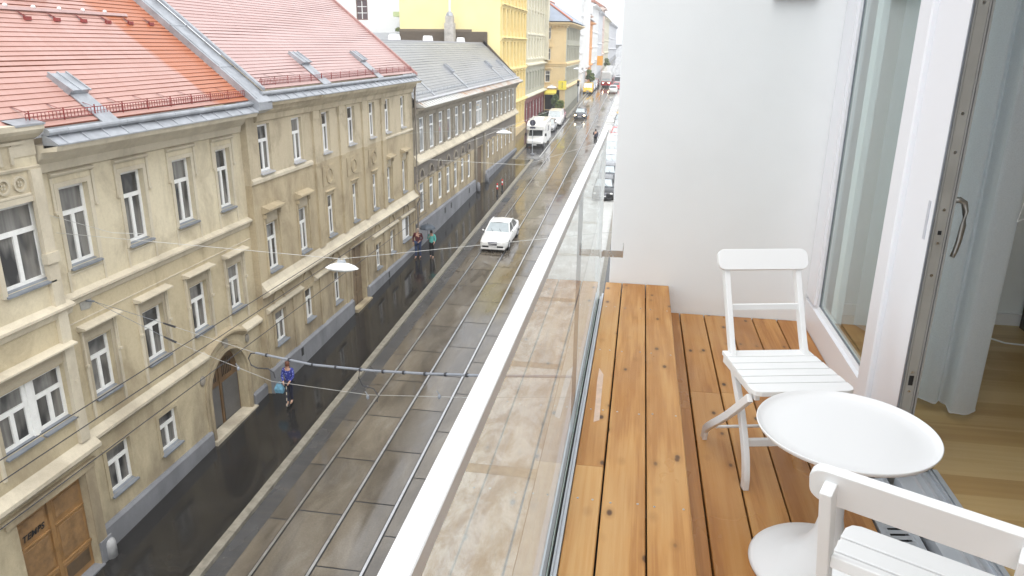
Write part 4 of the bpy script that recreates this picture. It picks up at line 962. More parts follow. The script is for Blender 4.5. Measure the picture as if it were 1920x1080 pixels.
# deck
mb = MB(); e = [.255, .326, .478, .63, .776, .928]
for a, b in zip(e, e[1:]):
    y = -1.5; cuts = [-1.5, rs.uniform(.3,1.2), rs.uniform(3.2,4.2), 4.645]
    for c, d in zip(cuts, cuts[1:]):
        t = rs.random(); x0, x1 = a+.0035, b-.0035
        mb.prism_y([(x0,ZD-.03),(x1,ZD-.03),(x1,ZD-.003),(x1-.003,ZD),(x0+.003,ZD),(x0,ZD-.003)], c+.001, d-.001, 0, t)
mb.prism_y([(.9315,ZD-.03),(1.083,ZD-.03),(1.083,ZD-.003),(1.08,ZD),(.9345,ZD),(.9315,ZD-.003)], 3.41, 4.644, 0, .3)
mb.box(.25, 1.07, -1.5, 4.645, ZD-.08, ZD-.06, 1)
ground('deck', mb, [M['deck2'], M['dark']])
PL = thing('wooden_platform', 'raised larch plank step along the glass balustrade', 'platform', (.04, 1.6, ZD))
mb = MB(); 
for x0, x1 in ((-.155,-.054), (-.0475,.0955), (.1015,.244)):
    cuts = [-1.5, rs.uniform(1.0,2.6), 4.645] if rs.random() < .99 else [-1.5, 4.645]
    for c, d in zip(cuts, cuts[1:]):
        mb.prism_y([(x0,ZP-.03),(x1,ZP-.03),(x1,ZP-.0035),(x1-.0035,ZP),(x0+.0035,ZP),(x0,ZP-.0035)], c+.0008, d-.0008, 0, rs.random()*.75)
mb.build('planks', M['deck'], PL)
mb = MB(); mb.prism_y([(.222,ZD-.02),(.240,ZD-.02),(.240,ZP-.032),(.222,ZP-.032)], -1.5, 4.645, 0, .7); mb.build('riser', M['deck2'], PL)
mb = MB(); mb.box(-.155, .221, -1.5, 4.645, ZP-.12, ZP-.09); 
for y in (.2, .86, 1.52, 2.18, 2.84, 3.5, 4.16): mb.box(-.15, .22, y-.03, y+.03, ZP-.09, ZP-.031)
mb.build('joists', M['dark'], PL)
mb = MB()
for y in (.2, .86, 1.52, 2.18, 2.84, 3.5, 4.16):
    for x in (-.13, -.08, -.02, .07, .125, .22): mb.lathe([(.0045,0),(.004,.0012),(0,.0013)], (x, y+rs.uniform(-.008,.008), ZP), 8)
mb.build('screws', M['steel'], PL)
mb = MB(); mb.prism_z([(-.119,3.27),(-.121,3.12),(-.116,2.95),(-.112,2.73),(-.089,2.75),(-.093,2.96),(-.096,3.2)], ZP, ZP+.0012); mb.build('bare_patch', simple('bleached bare wood', (.58,.42,.32), .5, .15, 20), PL)
# balustrade
GB = thing('glass_balustrade', 'clear glass balustrade with white handrail above the street', 'balustrade', (-.19, 1.8, ZP))
for a, b in ((-1.2, 2.605), (2.617, 4.268)):
    mb = MB(); mb.box(-.197, -.181, a, b, ZP-.10, ZP+1.0); mb.build('glass_pane', M['rainglass'], GB)
mb = MB(); mb.box(-.1968, -.1812, 2.6095, 2.6125, ZP+.01, ZP+.99); mb.build('joint', M['zincdark'], GB)
mb = MB(); mb.prism_y([(-.1996,ZP+.992),(-.1706,ZP+.992),(-.1706,ZP+1.0145),(-.1721,ZP+1.016),(-.1981,ZP+1.016),(-.1996,ZP+1.0145)], -1.3, 4.285); mb.build('handrail', M['whitemetal'], GB)
mb = MB(); mb.box(-.1985, -.1795, 4.270, 4.284, ZP-.05, ZP+.990); mb.build('end_profile', M['whitemetal'], GB)
mb = MB(); mb.box(-.225, -.199, -1.3, 4.6, ZP-.16, ZP+.006, 0); mb.box(-.1985, -.1975, -1.3, 4.27, ZP-.1, ZP+.012, 1); mb.box(-.1805, -.1745, -1.3, 4.27, ZP-.1, ZP+.010, 1)
mb.box(-.1740, -.1685, -1.3, 4.30, ZP-.1, ZP+.016, 0); mb.box(-.1680, -.1575, -1.3, 4.4, ZP-.1, ZP+.004, 0); mb.build('base_channel', [M['alu'], M['black']], GB)
mb = MB(); mb.box(-.1808, -.1800, -1.2, 4.26, ZP+.010, ZP+.040); mb.build('glass_edge_strip', simple('pale green glass edge', (.45,.58,.55), .25, .05), GB)  # added strip imitating the green look of the pane's edge
mb = MB(); mb.box(-.178, -.052, 4.30, 4.306, 12.765, 12.805); mb.box(-.056, -.052, 4.306, 4.50, 12.765, 12.805); mb.prism_y([(-.056,12.80),(-.052,12.80),(-.050,12.835),(-.053,12.835)], 4.306, 4.35); mb.box(-.178,-.172,4.27,4.30,12.765,12.805); mb.build('clamp_bracket', M['steel'], GB)
# fixed window, post and sliding door
FW = thing('fixed_window', 'tall fixed window with white frame right of the end wall', 'window', (1.09, 3.9, ZD))
mb = MB(); mb.prism_y([(1.086,ZD-.02),(1.15,ZD-.02),(1.15,12.50),(1.112,12.50),(1.104,12.478),(1.086,12.474)], 3.28, 4.648); mb.prism_z([(1.086,4.432),(1.15,4.432),(1.15,4.648),(1.086,4.648)], 12.50, 15.02); mb.prism_z([(1.10,4.415),(1.15,4.415),(1.15,4.432),(1.10,4.432)], 12.50, 15.02)
mb.box(1.09, 1.15, 3.28, 4.43, 14.93, 15.02); mb.build('frame', M['whitepvc'], FW)
mb = MB(); mb.box(1.114, 1.120, 3.28, 4.42, 12.495, 12.507); mb.box(1.114, 1.120, 4.407, 4.4145, 12.507, 14.93); mb.build('gasket', M['zincdark'], FW)
mb = MB(); mb.box(1.121, 1.137, 3.25, 4.43, 12.49, 14.94); mb.build('pane', M['balglass'], FW)
mb = MB(); mb.prism_z([(1.030,3.14),(1.036,3.132),(1.15,3.132),(1.15,3.275),(1.036,3.275),(1.030,3.265)], ZD-.02, 15.02); mb.prism_z([(1.052,2.926),(1.15,2.926),(1.15,3.132),(1.052,3.132)], ZD-.02, 15.02); mb.build('post', M['whitepvc'], FW)
mb = MB(); mb.box(1.060, 1.12, 2.906, 2.926, ZD, 15.0); mb.build('seal', simple('blue grey seal', (.07,.115,.15), .5), FW)
SD = thing('sliding_door', 'white sliding door pushed open behind the fixed window, lock edge showing', 'door', (1.1, 2.85, ZR))
mb = MB(); mb.prism_z([(1.040,2.789),(1.092,2.789),(1.092,2.904),(1.040,2.904)], ZR+.02, 15.0); mb.box(1.155, 1.19, 4.20, 4.30, ZR+.02, 15.0); mb.box(1.155, 1.19, 2.93, 4.20, ZR+.005, ZR+.06)
mb.build('frame', M['whitepvc'], SD, bevel=.002, seg=1)
mb = MB(); mb.prism_z([(1.0365,2.780),(1.041,2.780),(1.041,2.7888),(1.0365,2.7888)], ZR+.02, 15.0, 1); mb.prism_z([(1.044,2.782),(1.0495,2.782),(1.0495,2.7888),(1.044,2.7888)], ZR+.02, 15.0); mb.prism_z([(1.0860,2.783),(1.0915,2.783),(1.0915,2.7888),(1.0860,2.7888)], ZR+.02, 15.0); mb.prism_z([(1.094,2.778),(1.100,2.778),(1.100,2.904),(1.094,2.904)], ZR+.02, 15.0)
mb.build('edge_profile', [simple('grey edge profile', (.36,.36,.35), .4, .05, metal=.3), M['zincdark']], SD)
mb = MB(); mb.box(1.0515, 1.0850, 2.7845, 2.7888, ZR+.04, 15.0); mb.build('lock_strip', M['greystrip'], SD)
mb = MB()
for z in (12.72, 12.80, 13.18, 13.30, 13.42, 13.62, 13.75, 14.1): mb.tube([(1.068,2.7846,z),(1.068,2.7830,z)], .0055, 10)
mb.build('screws', M['steel'], SD)
mb = MB(); mb.box(1.060, 1.076, 2.7835, 2.7845, 12.745, 12.785); mb.box(1.062, 1.074, 2.7835, 2.7845, 13.33, 13.345); mb.build('latch_hole', M['black'], SD)
mb = MB(); mb.box(1.0375, 1.0405, 2.83, 2.85, 13.30, 13.44); mb.build('finger_pull', simple('pale grey pull', (.5,.51,.55), .4), SD)
mb = MB(); mb.box(1.1005, 1.106, 2.815, 2.845, 13.32, 13.50); mb.tube([(1.104,2.83,13.447),(1.132,2.83,13.449),(1.148,2.83,13.44),(1.156,2.828,13.41),(1.157,2.826,13.36),(1.152,2.824,13.30),(1.145,2.822,13.262),(1.138,2.82,13.243)], [.011,.011,.011,.0105,.010,.0095,.009,.0085], 10)
mb.build('handle', simple('satin handle', (.36,.35,.33), .4, .08, 12, metal=.8), SD, smooth=True)
SL = thing('door_sill', 'ribbed silver aluminium sill of the sliding door', 'sill', (1.15, 1, ZD))
mb = MB(); mb.prism_y([(1.078,ZD-.05),(1.224,ZD-.05),(1.224,ZR+.012),(1.206,ZR+.012),(1.206,ZR+.002),(1.200,ZR+.002),(1.200,ZR+.010),(1.192,ZR+.010),(1.192,ZR-.004),(1.168,ZR-.004),(1.164,ZR+.004),(1.160,ZR-.006),(1.138,ZR-.012),(1.134,ZR-.004),(1.130,ZR-.012),(1.078,ZR-.026)], -1.2, 2.786); mb.build('profile', M['alu'], SL)
mb = MB(); mb.box(1.060, 1.077, -1.2, 2.92, ZD-.05, ZD-.02); mb.build('drip_gap', M['black'], SL)
GR = thing('drain_grate', 'slotted steel drain grate along the door sill', 'grate', (1.0, 1, ZD))
mb = MB(); mb.box(.932, .950, -1.2, 3.4, ZD-.04, ZD+.002); mb.box(1.040, 1.060, -1.2, 3.4, ZD-.04, ZD+.002)
y = -1.2
while y < 3.4: mb.mesh([(.950,y,ZD-.002),(1.040,y+.015,ZD-.002),(1.040,y+.033,ZD+.001),(.950,y+.018,ZD+.001)], [(0,1,2,3)]); mb.box(.950,.962,y+.0181,y+.033,ZD-.01,ZD); mb.box(1.028,1.040,y+.0331,y+.048,ZD-.01,ZD); y += .034
mb.build('slats', M['alu'], GR); mb = MB(); mb.box(.93,1.06,-1.2,3.4,ZD-.06,ZD-.045); mb.build('tray', M['dark'], GR)
# wall lamp whose underside just enters the top of the picture
WL = thing('wall_lamp', 'flat grey wall lamp high on the white end wall', 'lamp', (.80, 4.6, 14.3))
mb = MB(); mb.box(.69, .925, 4.60, 4.649, 14.214, 14.33); mb.build('housing', M['zincdark'], WL, bevel=.006)
# curtain
CU = thing('curtain', 'sheer pale blue curtain gathered behind the sliding door', 'curtain', (1.45, 3.6, ZR))
path = [(1.30,4.35),(1.36,4.1),(1.29,3.85),(1.34,3.62),(1.31,3.48),(1.352,3.37),(1.40,3.34),(1.425,3.37),(1.44,3.33),(1.432,3.262),(1.46,3.242),(1.52,3.262),(1.552,3.30),(1.56,3.38),(1.53,3.5),(1.60,3.62),(1.56,3.8),(1.63,4.0),(1.6,4.2)]
def spline(p, n=5):
    o = []
    for i in range(len(p)-1):
        a, b, c, d = [Vector((*p[max(0,min(len(p)-1,k))],0)) for k in (i-1,i,i+1,i+2)]
        for j in range(n):
            t = j/n; o.append(.5*((2*b)+(c-a)*t+(2*a-5*b+4*c-d)*t*t+(3*b-3*c+d-a)*t**3))
    o.append(Vector((*p[-1],0))); return o
pp = spline(path); nz = 14; vs = []; fs = []
for k in range(nz+1):
    f = k/nz; z = 12.425+f*2.6
    for i, q in enumerate(pp): vs.append((q.x+.008*math.sin(i*.9+f*3)*f, q.y+.012*math.sin(i*.5+f*4)*f, z+(.004*math.sin(i*.8) if k == 0 else 0)))
w = len(pp)
for k in range(nz):
    for i in range(w-1): fs.append((k*w+i, k*w+i+1, (k+1)*w+i+1, (k+1)*w+i))
mb = MB(); mb.mesh(vs, fs); mb.build('fabric', M['curtain'], CU, smooth=True)
mb = MB(); mb.tube([(q.x, q.y, 12.43) for q in pp], .0022, 5); mb.build('hem', simple('white hem', (.7,.72,.75), .8), CU)
mb = MB(); mb.tube([(1.60,3.05,15.0),(1.52,3.04,14.2),(1.46,3.03,13.7),(1.435,3.03,13.42),(1.425,3.03,13.34),(1.46,3.03,13.36),(1.49,3.03,13.45),(1.505,3.03,13.6),(1.53,3.04,14.0),(1.61,3.05,15.0)], .0018, 5)
tag(mb.build('pull_cord', M['white']), 'thin white looped pull cord hanging in front of the curtain', 'cord')
BX = thing('low_cabinet', 'low dark brown cabinet in the room behind the curtain', 'cabinet', (3.2, 4.3, ZR))
mb = MB(); mb.box(2.30, 4.6, 4.05, 4.6, ZR, ZR+.62); mb.build('carcass', M['darkwood'], BX, bevel=.005); mb = MB(); mb.box(2.28, 4.62, 4.0, 4.62, ZR+.62, ZR+.66); mb.build('top', simple('pale cabinet top', (.40,.42,.40), .5), BX)
mb = MB(); mb.tube([(2.0,4.42,ZR+.006),(2.1,4.3,ZR+.006),(2.25,4.28,ZR+.006),(2.36,4.5,ZR+.006)], .005, 6); tag(mb.build('floor_cable', M['whitep']), 'thin pale cable lying on the parquet by the cabinet', 'cable')

# ---------------------------------------------------------------- furniture
def strap(mb, pts, x, wx, t):
    """flat bar swept through (y,z) points; wx across, t along the path normal"""
    P = [Vector((p[0], p[1])) for p in pts]; k = len(P); L = []; Rr = []
    for i, p in enumerate(P):
        d = (P[min(k-1,i+1)]-P[max(0,i-1)]).normalized(); n_ = Vector((-d.y, d.x))
        L.append(p+n_*t/2); Rr.append(p-n_*t/2)
    vs = []; fs = []
    for a, b in zip(L, Rr): vs += [(x-wx/2,a.x,a.y),(x+wx/2,a.x,a.y),(x+wx/2,b.x,b.y),(x-wx/2,b.x,b.y)]
    for i in range(k-1):
        for j in range(4): fs.append((i*4+j, i*4+(j+1)%4, (i+1)*4+(j+1)%4, (i+1)*4+j))
    fs += [(3,2,1,0), tuple((k-1)*4+j for j in range(4))]
    mb.mesh(vs, fs)
def smooth2(pts, n=4): return [(v.x, v.y) for v in spline(pts, n)]
def rrect(w, h, r, cx=0, cz=0, n=6):
    o = []
    for sx, sy, a0 in ((1,1,0),(-1,1,PI/2),(-1,-1,PI),(1,-1,1.5*PI)):
        for i in range(n+1): a = a0+PI/2*i/n; o.append((cx+sx*(w/2-r)+r*math.cos(a), cz+sy*(h/2-r)+r*math.sin(a)))
    return o
def folding_chair(label, loc, rz, group, b_, sc=1.):
    t = thing('folding_chair', label, 'chair', loc, rz, group); t.scale = (sc,)*3; w = M['white']
    B = dict(world=False, bevel=.0025, seg=2)
    up = smooth2([(-.122,0),(-.118,.06),(-.085,.15),(-.005,.27),(.145,.44),(.145+(b_-.145)*.5,.62),(b_-.004,.808)])
    lo = smooth2([(.272,0),(.266,.028),(.240,.072),(.035,.235),(-.165,.412)])
    for s in (-1, 1):
        mb = MB(); strap(mb, up, s*.150, .022, .036); mb.build('leg', w, t, **B)
        mb = MB(); strap(mb, lo, s*.190, .020, .032); mb.build('leg', w, t, **B)
    mb = MB(); sl = [(-.200,-.128),(-.122,-.066),(-.060,-.004),(.002,.058),(.064,.120),(.126,.188)]
    for i, (a, b) in enumerate(sl):
        hw = .192-.012*(i/5)
        if i == 0: mb.prism_z([(-hw,b),(-hw,a+.03),(-hw+.01,a+.008),(-hw+.03,a),(hw-.03,a),(hw-.01,a+.008),(hw,a+.03),(hw,b)], .432, .452)
        else: mb.box(-hw, hw, a, b, .434, .452)
    mb.build('seat', w, t, **B)
    for s in (-1, 1): mb = MB(); mb.box(s*.166-.010, s*.166+.010, -.175, .18, .405, .4335); mb.build('seat_rail', w, t, **B)
    mb = MB(); pr = rrect(.378, .088, .03); k = len(pr); ang = math.atan2(.18,(b_-.145)*.5); dz = Vector((0, math.cos(ang), math.sin(ang))); nn = Vector((0, -math.sin(ang), math.cos(ang)))
    c = Vector((0,b_-.014,.790)); vs = []
    for off in (-.019+.03, .0+.03):
        for x, z in pr: vs.append(tuple(Vector((x,0,0))+c+dz*z+nn*(off+.0) + Vector((0,-.012*0-.0*x*x,0))))
    # nn points up-forward: board sits on the seat side of the posts
    mb.mesh(vs, [(i,(i+1)%k,k+(i+1)%k,k+i) for i in range(k)]+[tuple(range(k-1,-1,-1)), tuple(range(k,2*k))]); mb.build('backrest', w, t, weld=True, **B)
    mb = MB(); yb = .145+(b_-.145)*.5; mb.box(-.139, .139, yb-.006, yb+.006, .606, .632); mb.build('back_rail', w, t, **B)
    mb = MB(); mb.box(-.139, .139, -.075, -.055, .155, .185); mb.build('stretcher', w, t, **B)
    mb = MB(); mb.tube([(-.172,.19,.10),(.172,.19,.10)], .007, 8); mb.build('stretcher', w, t, world=False)
    mb = MB()
    for s in (-1, 1):
        for q in (-.024, .012):
            p = c+dz*q-nn*.0085; p.x = s*.150; p.y -= .0; mb.tube([tuple(p), tuple(p-nn*.0035)], [.0058,.004], 10)
        mb.tube([(s*.169,.035,.238),(s*.195,.035,.238)], .006, 8)
    mb.build('bolts', M['steel'], t, world=False)
    return t
folding_chair('white slatted folding chair beyond the table, facing the camera', (.607,2.79,ZD), math.radians(13), 'white folding chairs on the balcony', .352)
folding_chair('white slatted folding chair in the foreground, seen from behind', (.670,1.481,ZD), math.radians(151.5), 'white folding chairs on the balcony', .285, 1.05)
TB = thing('tray_table', 'round white tray table on one stem between the two chairs', 'table', (.686,2.20,ZD))
mb = MB(); mb.lathe([(0,.488),(.20,.490),(.240,.496),(.2590,.506),(.2655,.5185),(.2645,.5212),(.2625,.5212),(.2570,.5135),(.240,.5068),(.20,.5045),(0,.504)], (0,0,0), 96); mb.build('tabletop', M['whitemetal'], TB, smooth=True, world=False)
mb = MB(); mb.lathe([(.236,0),(.238,.006),(.230,.014),(.200,.024),(.150,.040),(.105,.062),(.070,.095),(.048,.140),(.036,.200),(.031,.280),(.029,.380),(.030,.470),(.06,.488)], (0,0,0), 64); mb.build('base', M['whitemetal'], TB, smooth=True, world=False)

# ---------------------------------------------------------------- wires and hanging street lamps
def wire(name, label, pts, r, mat, cat='wire', sag=0, group=None, n=1):
    P = [Vector(p) for p in pts]; o = []
    for a, b in zip(P, P[1:]):
        for k in range(12): f = k/12; q = a.lerp(b, f); q.z -= sag*4*f*(1-f); o.append(q)
    o.append(P[-1]); mb = MB(); mb.tube(o, r, 6); return tag(mb.build(name, M[mat]), label, cat, group)
wire('contact_wire', 'highest of the dark tram wires running along the beige facade', [(-8.7,3,8.30),(-8.7,30,8.05)], .009, 'cable', group='tram wires along the street')
wire('contact_wire', 'middle dark tram wire running along the beige facade', [(-8.7,3,7.98),(-8.7,30,7.75)], .009, 'cable', group='tram wires along the street')
wire('contact_wire', 'lowest dark tram wire crossing the arched gate', [(-8.7,3,7.28),(-8.7,30,7.20)], .009, 'cable', group='tram wires along the street')
def lamp(label, x, y, z, wl, wr, labw):
    t = thing('hanging_street_lamp', label, 'street lamp', (x,y,z), group='lamps hung over the street')
    prof = [(-.42,0),(-.30,.075),(-.14,.125),(.0,.14),(.14,.125),(.30,.075),(.42,0)]
    vs = []; n = 10
    for i, (a, h) in enumerate(prof):
        wv = .19*math.sqrt(max(0, 1-(a/.43)**2))+.004
        for j in range(n+1): s_ = PI*j/n; vs.append((x+a, y+wv*math.cos(s_), z+h*math.sin(s_)))
    mb = MB(); mb.mesh(vs, [(i*(n+1)+j, i*(n+1)+j+1, (i+1)*(n+1)+j+1, (i+1)*(n+1)+j) for i in range(len(prof)-1) for j in range(n)]); mb.build('lamp_shade', M['white'], t, smooth=True)
    vs = []
    for i, (a, h) in enumerate(prof):
        wv = .185*math.sqrt(max(0, 1-(a/.43)**2))+.003
        for j in range(n+1): s_ = PI*j/n; vs.append((x+a, y-wv*math.cos(s_), z-.004-h*.62*math.sin(s_)))
    mb = MB(); mb.mesh(vs, [(i*(n+1)+j, i*(n+1)+j+1, (i+1)*(n+1)+j+1, (i+1)*(n+1)+j) for i in range(len(prof)-1) for j in range(n)]); mb.build('diffuser', simple('milky diffuser', (.60,.61,.60), .2, .15, 6), t, smooth=True)
    mb = MB(); mb.box(x-.10, x+.10, y-.03, y+.03, z+.13, z+.19); mb.tube([(x-.07,y,z+.19),(x-.07,y,z+.24)], .02, 8); mb.tube([(x+.07,y,z+.19),(x+.07,y,z+.24)], .02, 8); mb.build('clamp', M['alu'], t)
    wire('span_wire', labw, [wl, (x,y,z+.235), wr], .006, 'wirepale', group='wires that carry the lamps')
lamp('white hanging street lamp nearest the balcony', -7.0, 16.6, 8.72, (-13.72,15.4,9.55), (.0,17.2,9.9), 'pale span wire holding the nearest street lamp')
lamp('white hanging street lamp before the sooty house', -7.0, 39.0, 9.62, (-13.45,39.5,9.3), (-.2,39,10.6), 'pale span wire holding the lamp before the sooty house')
lamp('white hanging street lamp by the yellow cafe sign', -7.3, 62.5, 10.75, (-13.45,62.5,10.3), (-.2,63,11.4), 'pale span wire holding the lamp by the cafe sign')
lamp('smallest white hanging lamp, farthest along the street', -7.3, 86, 11.6, (-15.2,86,11.5), (-.2,86,12.2), 'pale span wire holding the farthest lamp')
wire('guy_wire', 'short pale wire from the upper wall hook of the beige house', [(-13.72,15.3,10.0),(-13.0,16.4,9.35),(-12.4,17.0,9.2)], .006, 'wirepale')
AN = thing('wire_anchor', 'grey patch with wire anchor on the beige facade', 'anchor', (-13.7,16.0,7.6))
mb = MB(); mb.prism_x([(15.78,7.42),(16.08,7.38),(16.2,7.5),(16.15,7.8),(15.95,7.86),(15.76,7.7)], -13.745, -13.735); mb.build('plate', simple('cement patch', (.33,.32,.29), .9, .2), AN)
mb = MB(); mb.tube([(-13.74,16.0,7.62),(-13.5,15.98,7.62)], .03, 8); mb.build('hook', M['zincdark'], AN)
P0 = (-13.5,15.98,7.62)
wire('guy_wire', 'dark upper guy wire from the facade anchor to the cable tube', [P0,(-10.9,15.0,7.58)], .006, 'zincdark')
wire('guy_wire', 'dark lower guy wire from the facade anchor to the thin pale wire', [P0,(-10.9,14.95,7.25)], .006, 'zincdark')
for lab, p, q in (('black insulator on the upper guy wire',(-10.9,15.0,7.58),(-10.5,14.85,7.57)),('black insulator on the lower guy wire',(-10.9,14.95,7.25),(-10.5,14.8,7.2))):
    mb = MB(); mb.tube([p,q], [.02,.028], 8); tag(mb.build('insulator', M['cable']), lab, 'insulator', 'insulators on the guy wires')
tubeP = [(-10.5,14.85,7.57),(-7.97,13.9,7.51),(-6.4,13.35,7.60),(-4.88,12.8,7.84),(-3.7,12.4,8.06),(-2.6,12.0,8.30)]
wire('guy_wire', 'pale wire leading from the insulator to the cable tube', tubeP[:2], .0055, 'wirepale')
CT = thing('cable_tube', 'thick grey cable tube with black clips slung over the street', 'cable', (-5,12.9,7.5))
sp = []
for i in range(len(tubeP[1:])-1):
    a, b = Vector(tubeP[1:][i]), Vector(tubeP[1:][i+1])
    for k in range(5): sp.append(a.lerp(b, k/5))
sp.append(Vector(tubeP[-1])); sp.append(Vector((0,11.1,8.9)))
mb = MB(); mb.tube(sp, .026, 8); mb.build('tube', M['tube'], CT)
for k in range(1, 21, 2):
    a = sp[k]; d = (sp[k+1]-sp[k]).normalized(); mb = MB(); mb.tube([a-d*.02, a+d*.02], .042, 8); mb.build('clip', M['cable'], CT)
mb = MB(); a = sp[0]
mb.tube([a, a+Vector((-.12,0,-.02)), a+Vector((-.19,0,-.14)), a+Vector((-.14,0,-.30)), a+Vector((.0,0,-.36)), a+Vector((.28,-.05,-.33)), a+Vector((.42,-.08,-.40)), a+Vector((.45,-.1,-.52))], .014, 7); mb.build('cable_loop', M['cable'], CT)
mb = MB(); a = Vector((-5.2,12.92,7.78))
mb.tube([a, a+Vector((-.04,0,-.18)), a+Vector((.04,0,-.34)), a+Vector((.28,-.05,-.36)), a+Vector((.40,-.1,-.50)), a+Vector((.36,-.1,-.62))], .012, 7); mb.build('cable_loop', M['cable'], CT)
wire('guy_wire', 'thin pale wire crossing the tracks beneath the cable tube', [(-10.5,14.8,7.2),(-7.59,13.78,6.92),(-5.04,12.87,7.27),(-2.88,12.08,7.80),(0,11,8.6)], .005, 'wirepale')
for lab, p in (('small ceramic fitting on the thin wire beside the woman',(-8.55,14.1,7.0)),('small fitting on the thin wire above the tracks',(-5.05,12.87,7.22)),('pair of dark beads on the thin wire near the handrail',(-3.4,12.27,7.67))):
    mb = MB(); mb.ball(p, .035, .035, .05, 8, 6); mb.tube([(p[0],p[1],p[2]+.05),(p[0]-.05,p[1],p[2]+.12)], .008, 6); tag(mb.build('wire_fitting', M['tube']), lab, 'fitting')
wire('span_wire', 'pale span wire crossing low before the sooty house', [(-13.4,44.3,7.3),(-7,46,6.9),(-.3,47,9)], .010, 'wirepale')
wire('span_wire', 'far pair of pale wires reaching the sooty house, upper one', [(-13.4,57,6.7),(-7.2,62,9.0)], .010, 'wirepale')

# ---------------------------------------------------------------- vehicles (local: front at -y, wheels on z=0)
def loft(mb, stations, m=0, cap=True):
    """stations: (y, [(x,z)...]) rings of equal length"""
    k = len(stations[0][1]); vs = [(x,y,z) for y, ring in stations for x, z in ring]; fs = []
    for i in range(len(stations)-1):
        for j in range(k): fs.append((i*k+j, i*k+(j+1)%k, (i+1)*k+(j+1)%k, (i+1)*k+j))
    if cap: fs += [tuple(range(k-1,-1,-1)), tuple(range((len(stations)-1)*k, len(stations)*k))]
    mb.mesh(vs, fs, m)
def ring(w, zb, zt, crown=.03, tuck=.06):
    h = zt-zb
    half = [(w-tuck*1.2, zb), (w-.02, zb+h*.18), (w, zb+h*.45), (w-.012, zb+h*.72), (w-.06, zt-.035), (w-.16, zt), (w*.4, zt+crown)]
    return half + [(-x, z) for x, z in half[::-1]]
PAINTS = {}
def paint(name, col): 
    if name not in PAINTS: PAINTS[name] = simple(name, col, .25, .05, 2, coat=.6)
    return PAINTS[name]
def wheels(t, pos, r=.32, w=.20):
    for x, y in pos:
        s = 1 if x > 0 else -1; mb = MB(); n = 18
        prof = [(r*.62,-w/2),(r*.93,-w/2),(r,-w*.3),(r,w*.3),(r*.93,w/2),(r*.62,w/2)]
        vs = []; fs = []
        for q, o in prof:
            for j in range(n): a = 2*PI*j/n; vs.append((x+o, y+q*math.cos(a), r+q*math.sin(a)))
        k = len(prof)
        for i in range(k):
            for j in range(n): fs.append((i*n+j, i*n+(j+1)%n, ((i+1)%k)*n+(j+1)%n, ((i+1)%k)*n+j))
        mb.mesh(vs, fs); wo = mb.build('wheel', M['tyre'], t, world=False, smooth=True)
        mb = MB(); xo = x+s*w*.42
        mb.tube([(x-s*w*.3,y,r),(xo-s*.03,y,r)], [r*.63,r*.63], 18); 
        for j in range(5): a = 2*PI*j/5; mb.tube([(xo-s*.012,y,r),(xo-s*.02,y+r*.6*math.cos(a),r+r*.6*math.sin(a))], [.045,.035], 5)
        mb.build('rim', M['rim'], wo, world=False)
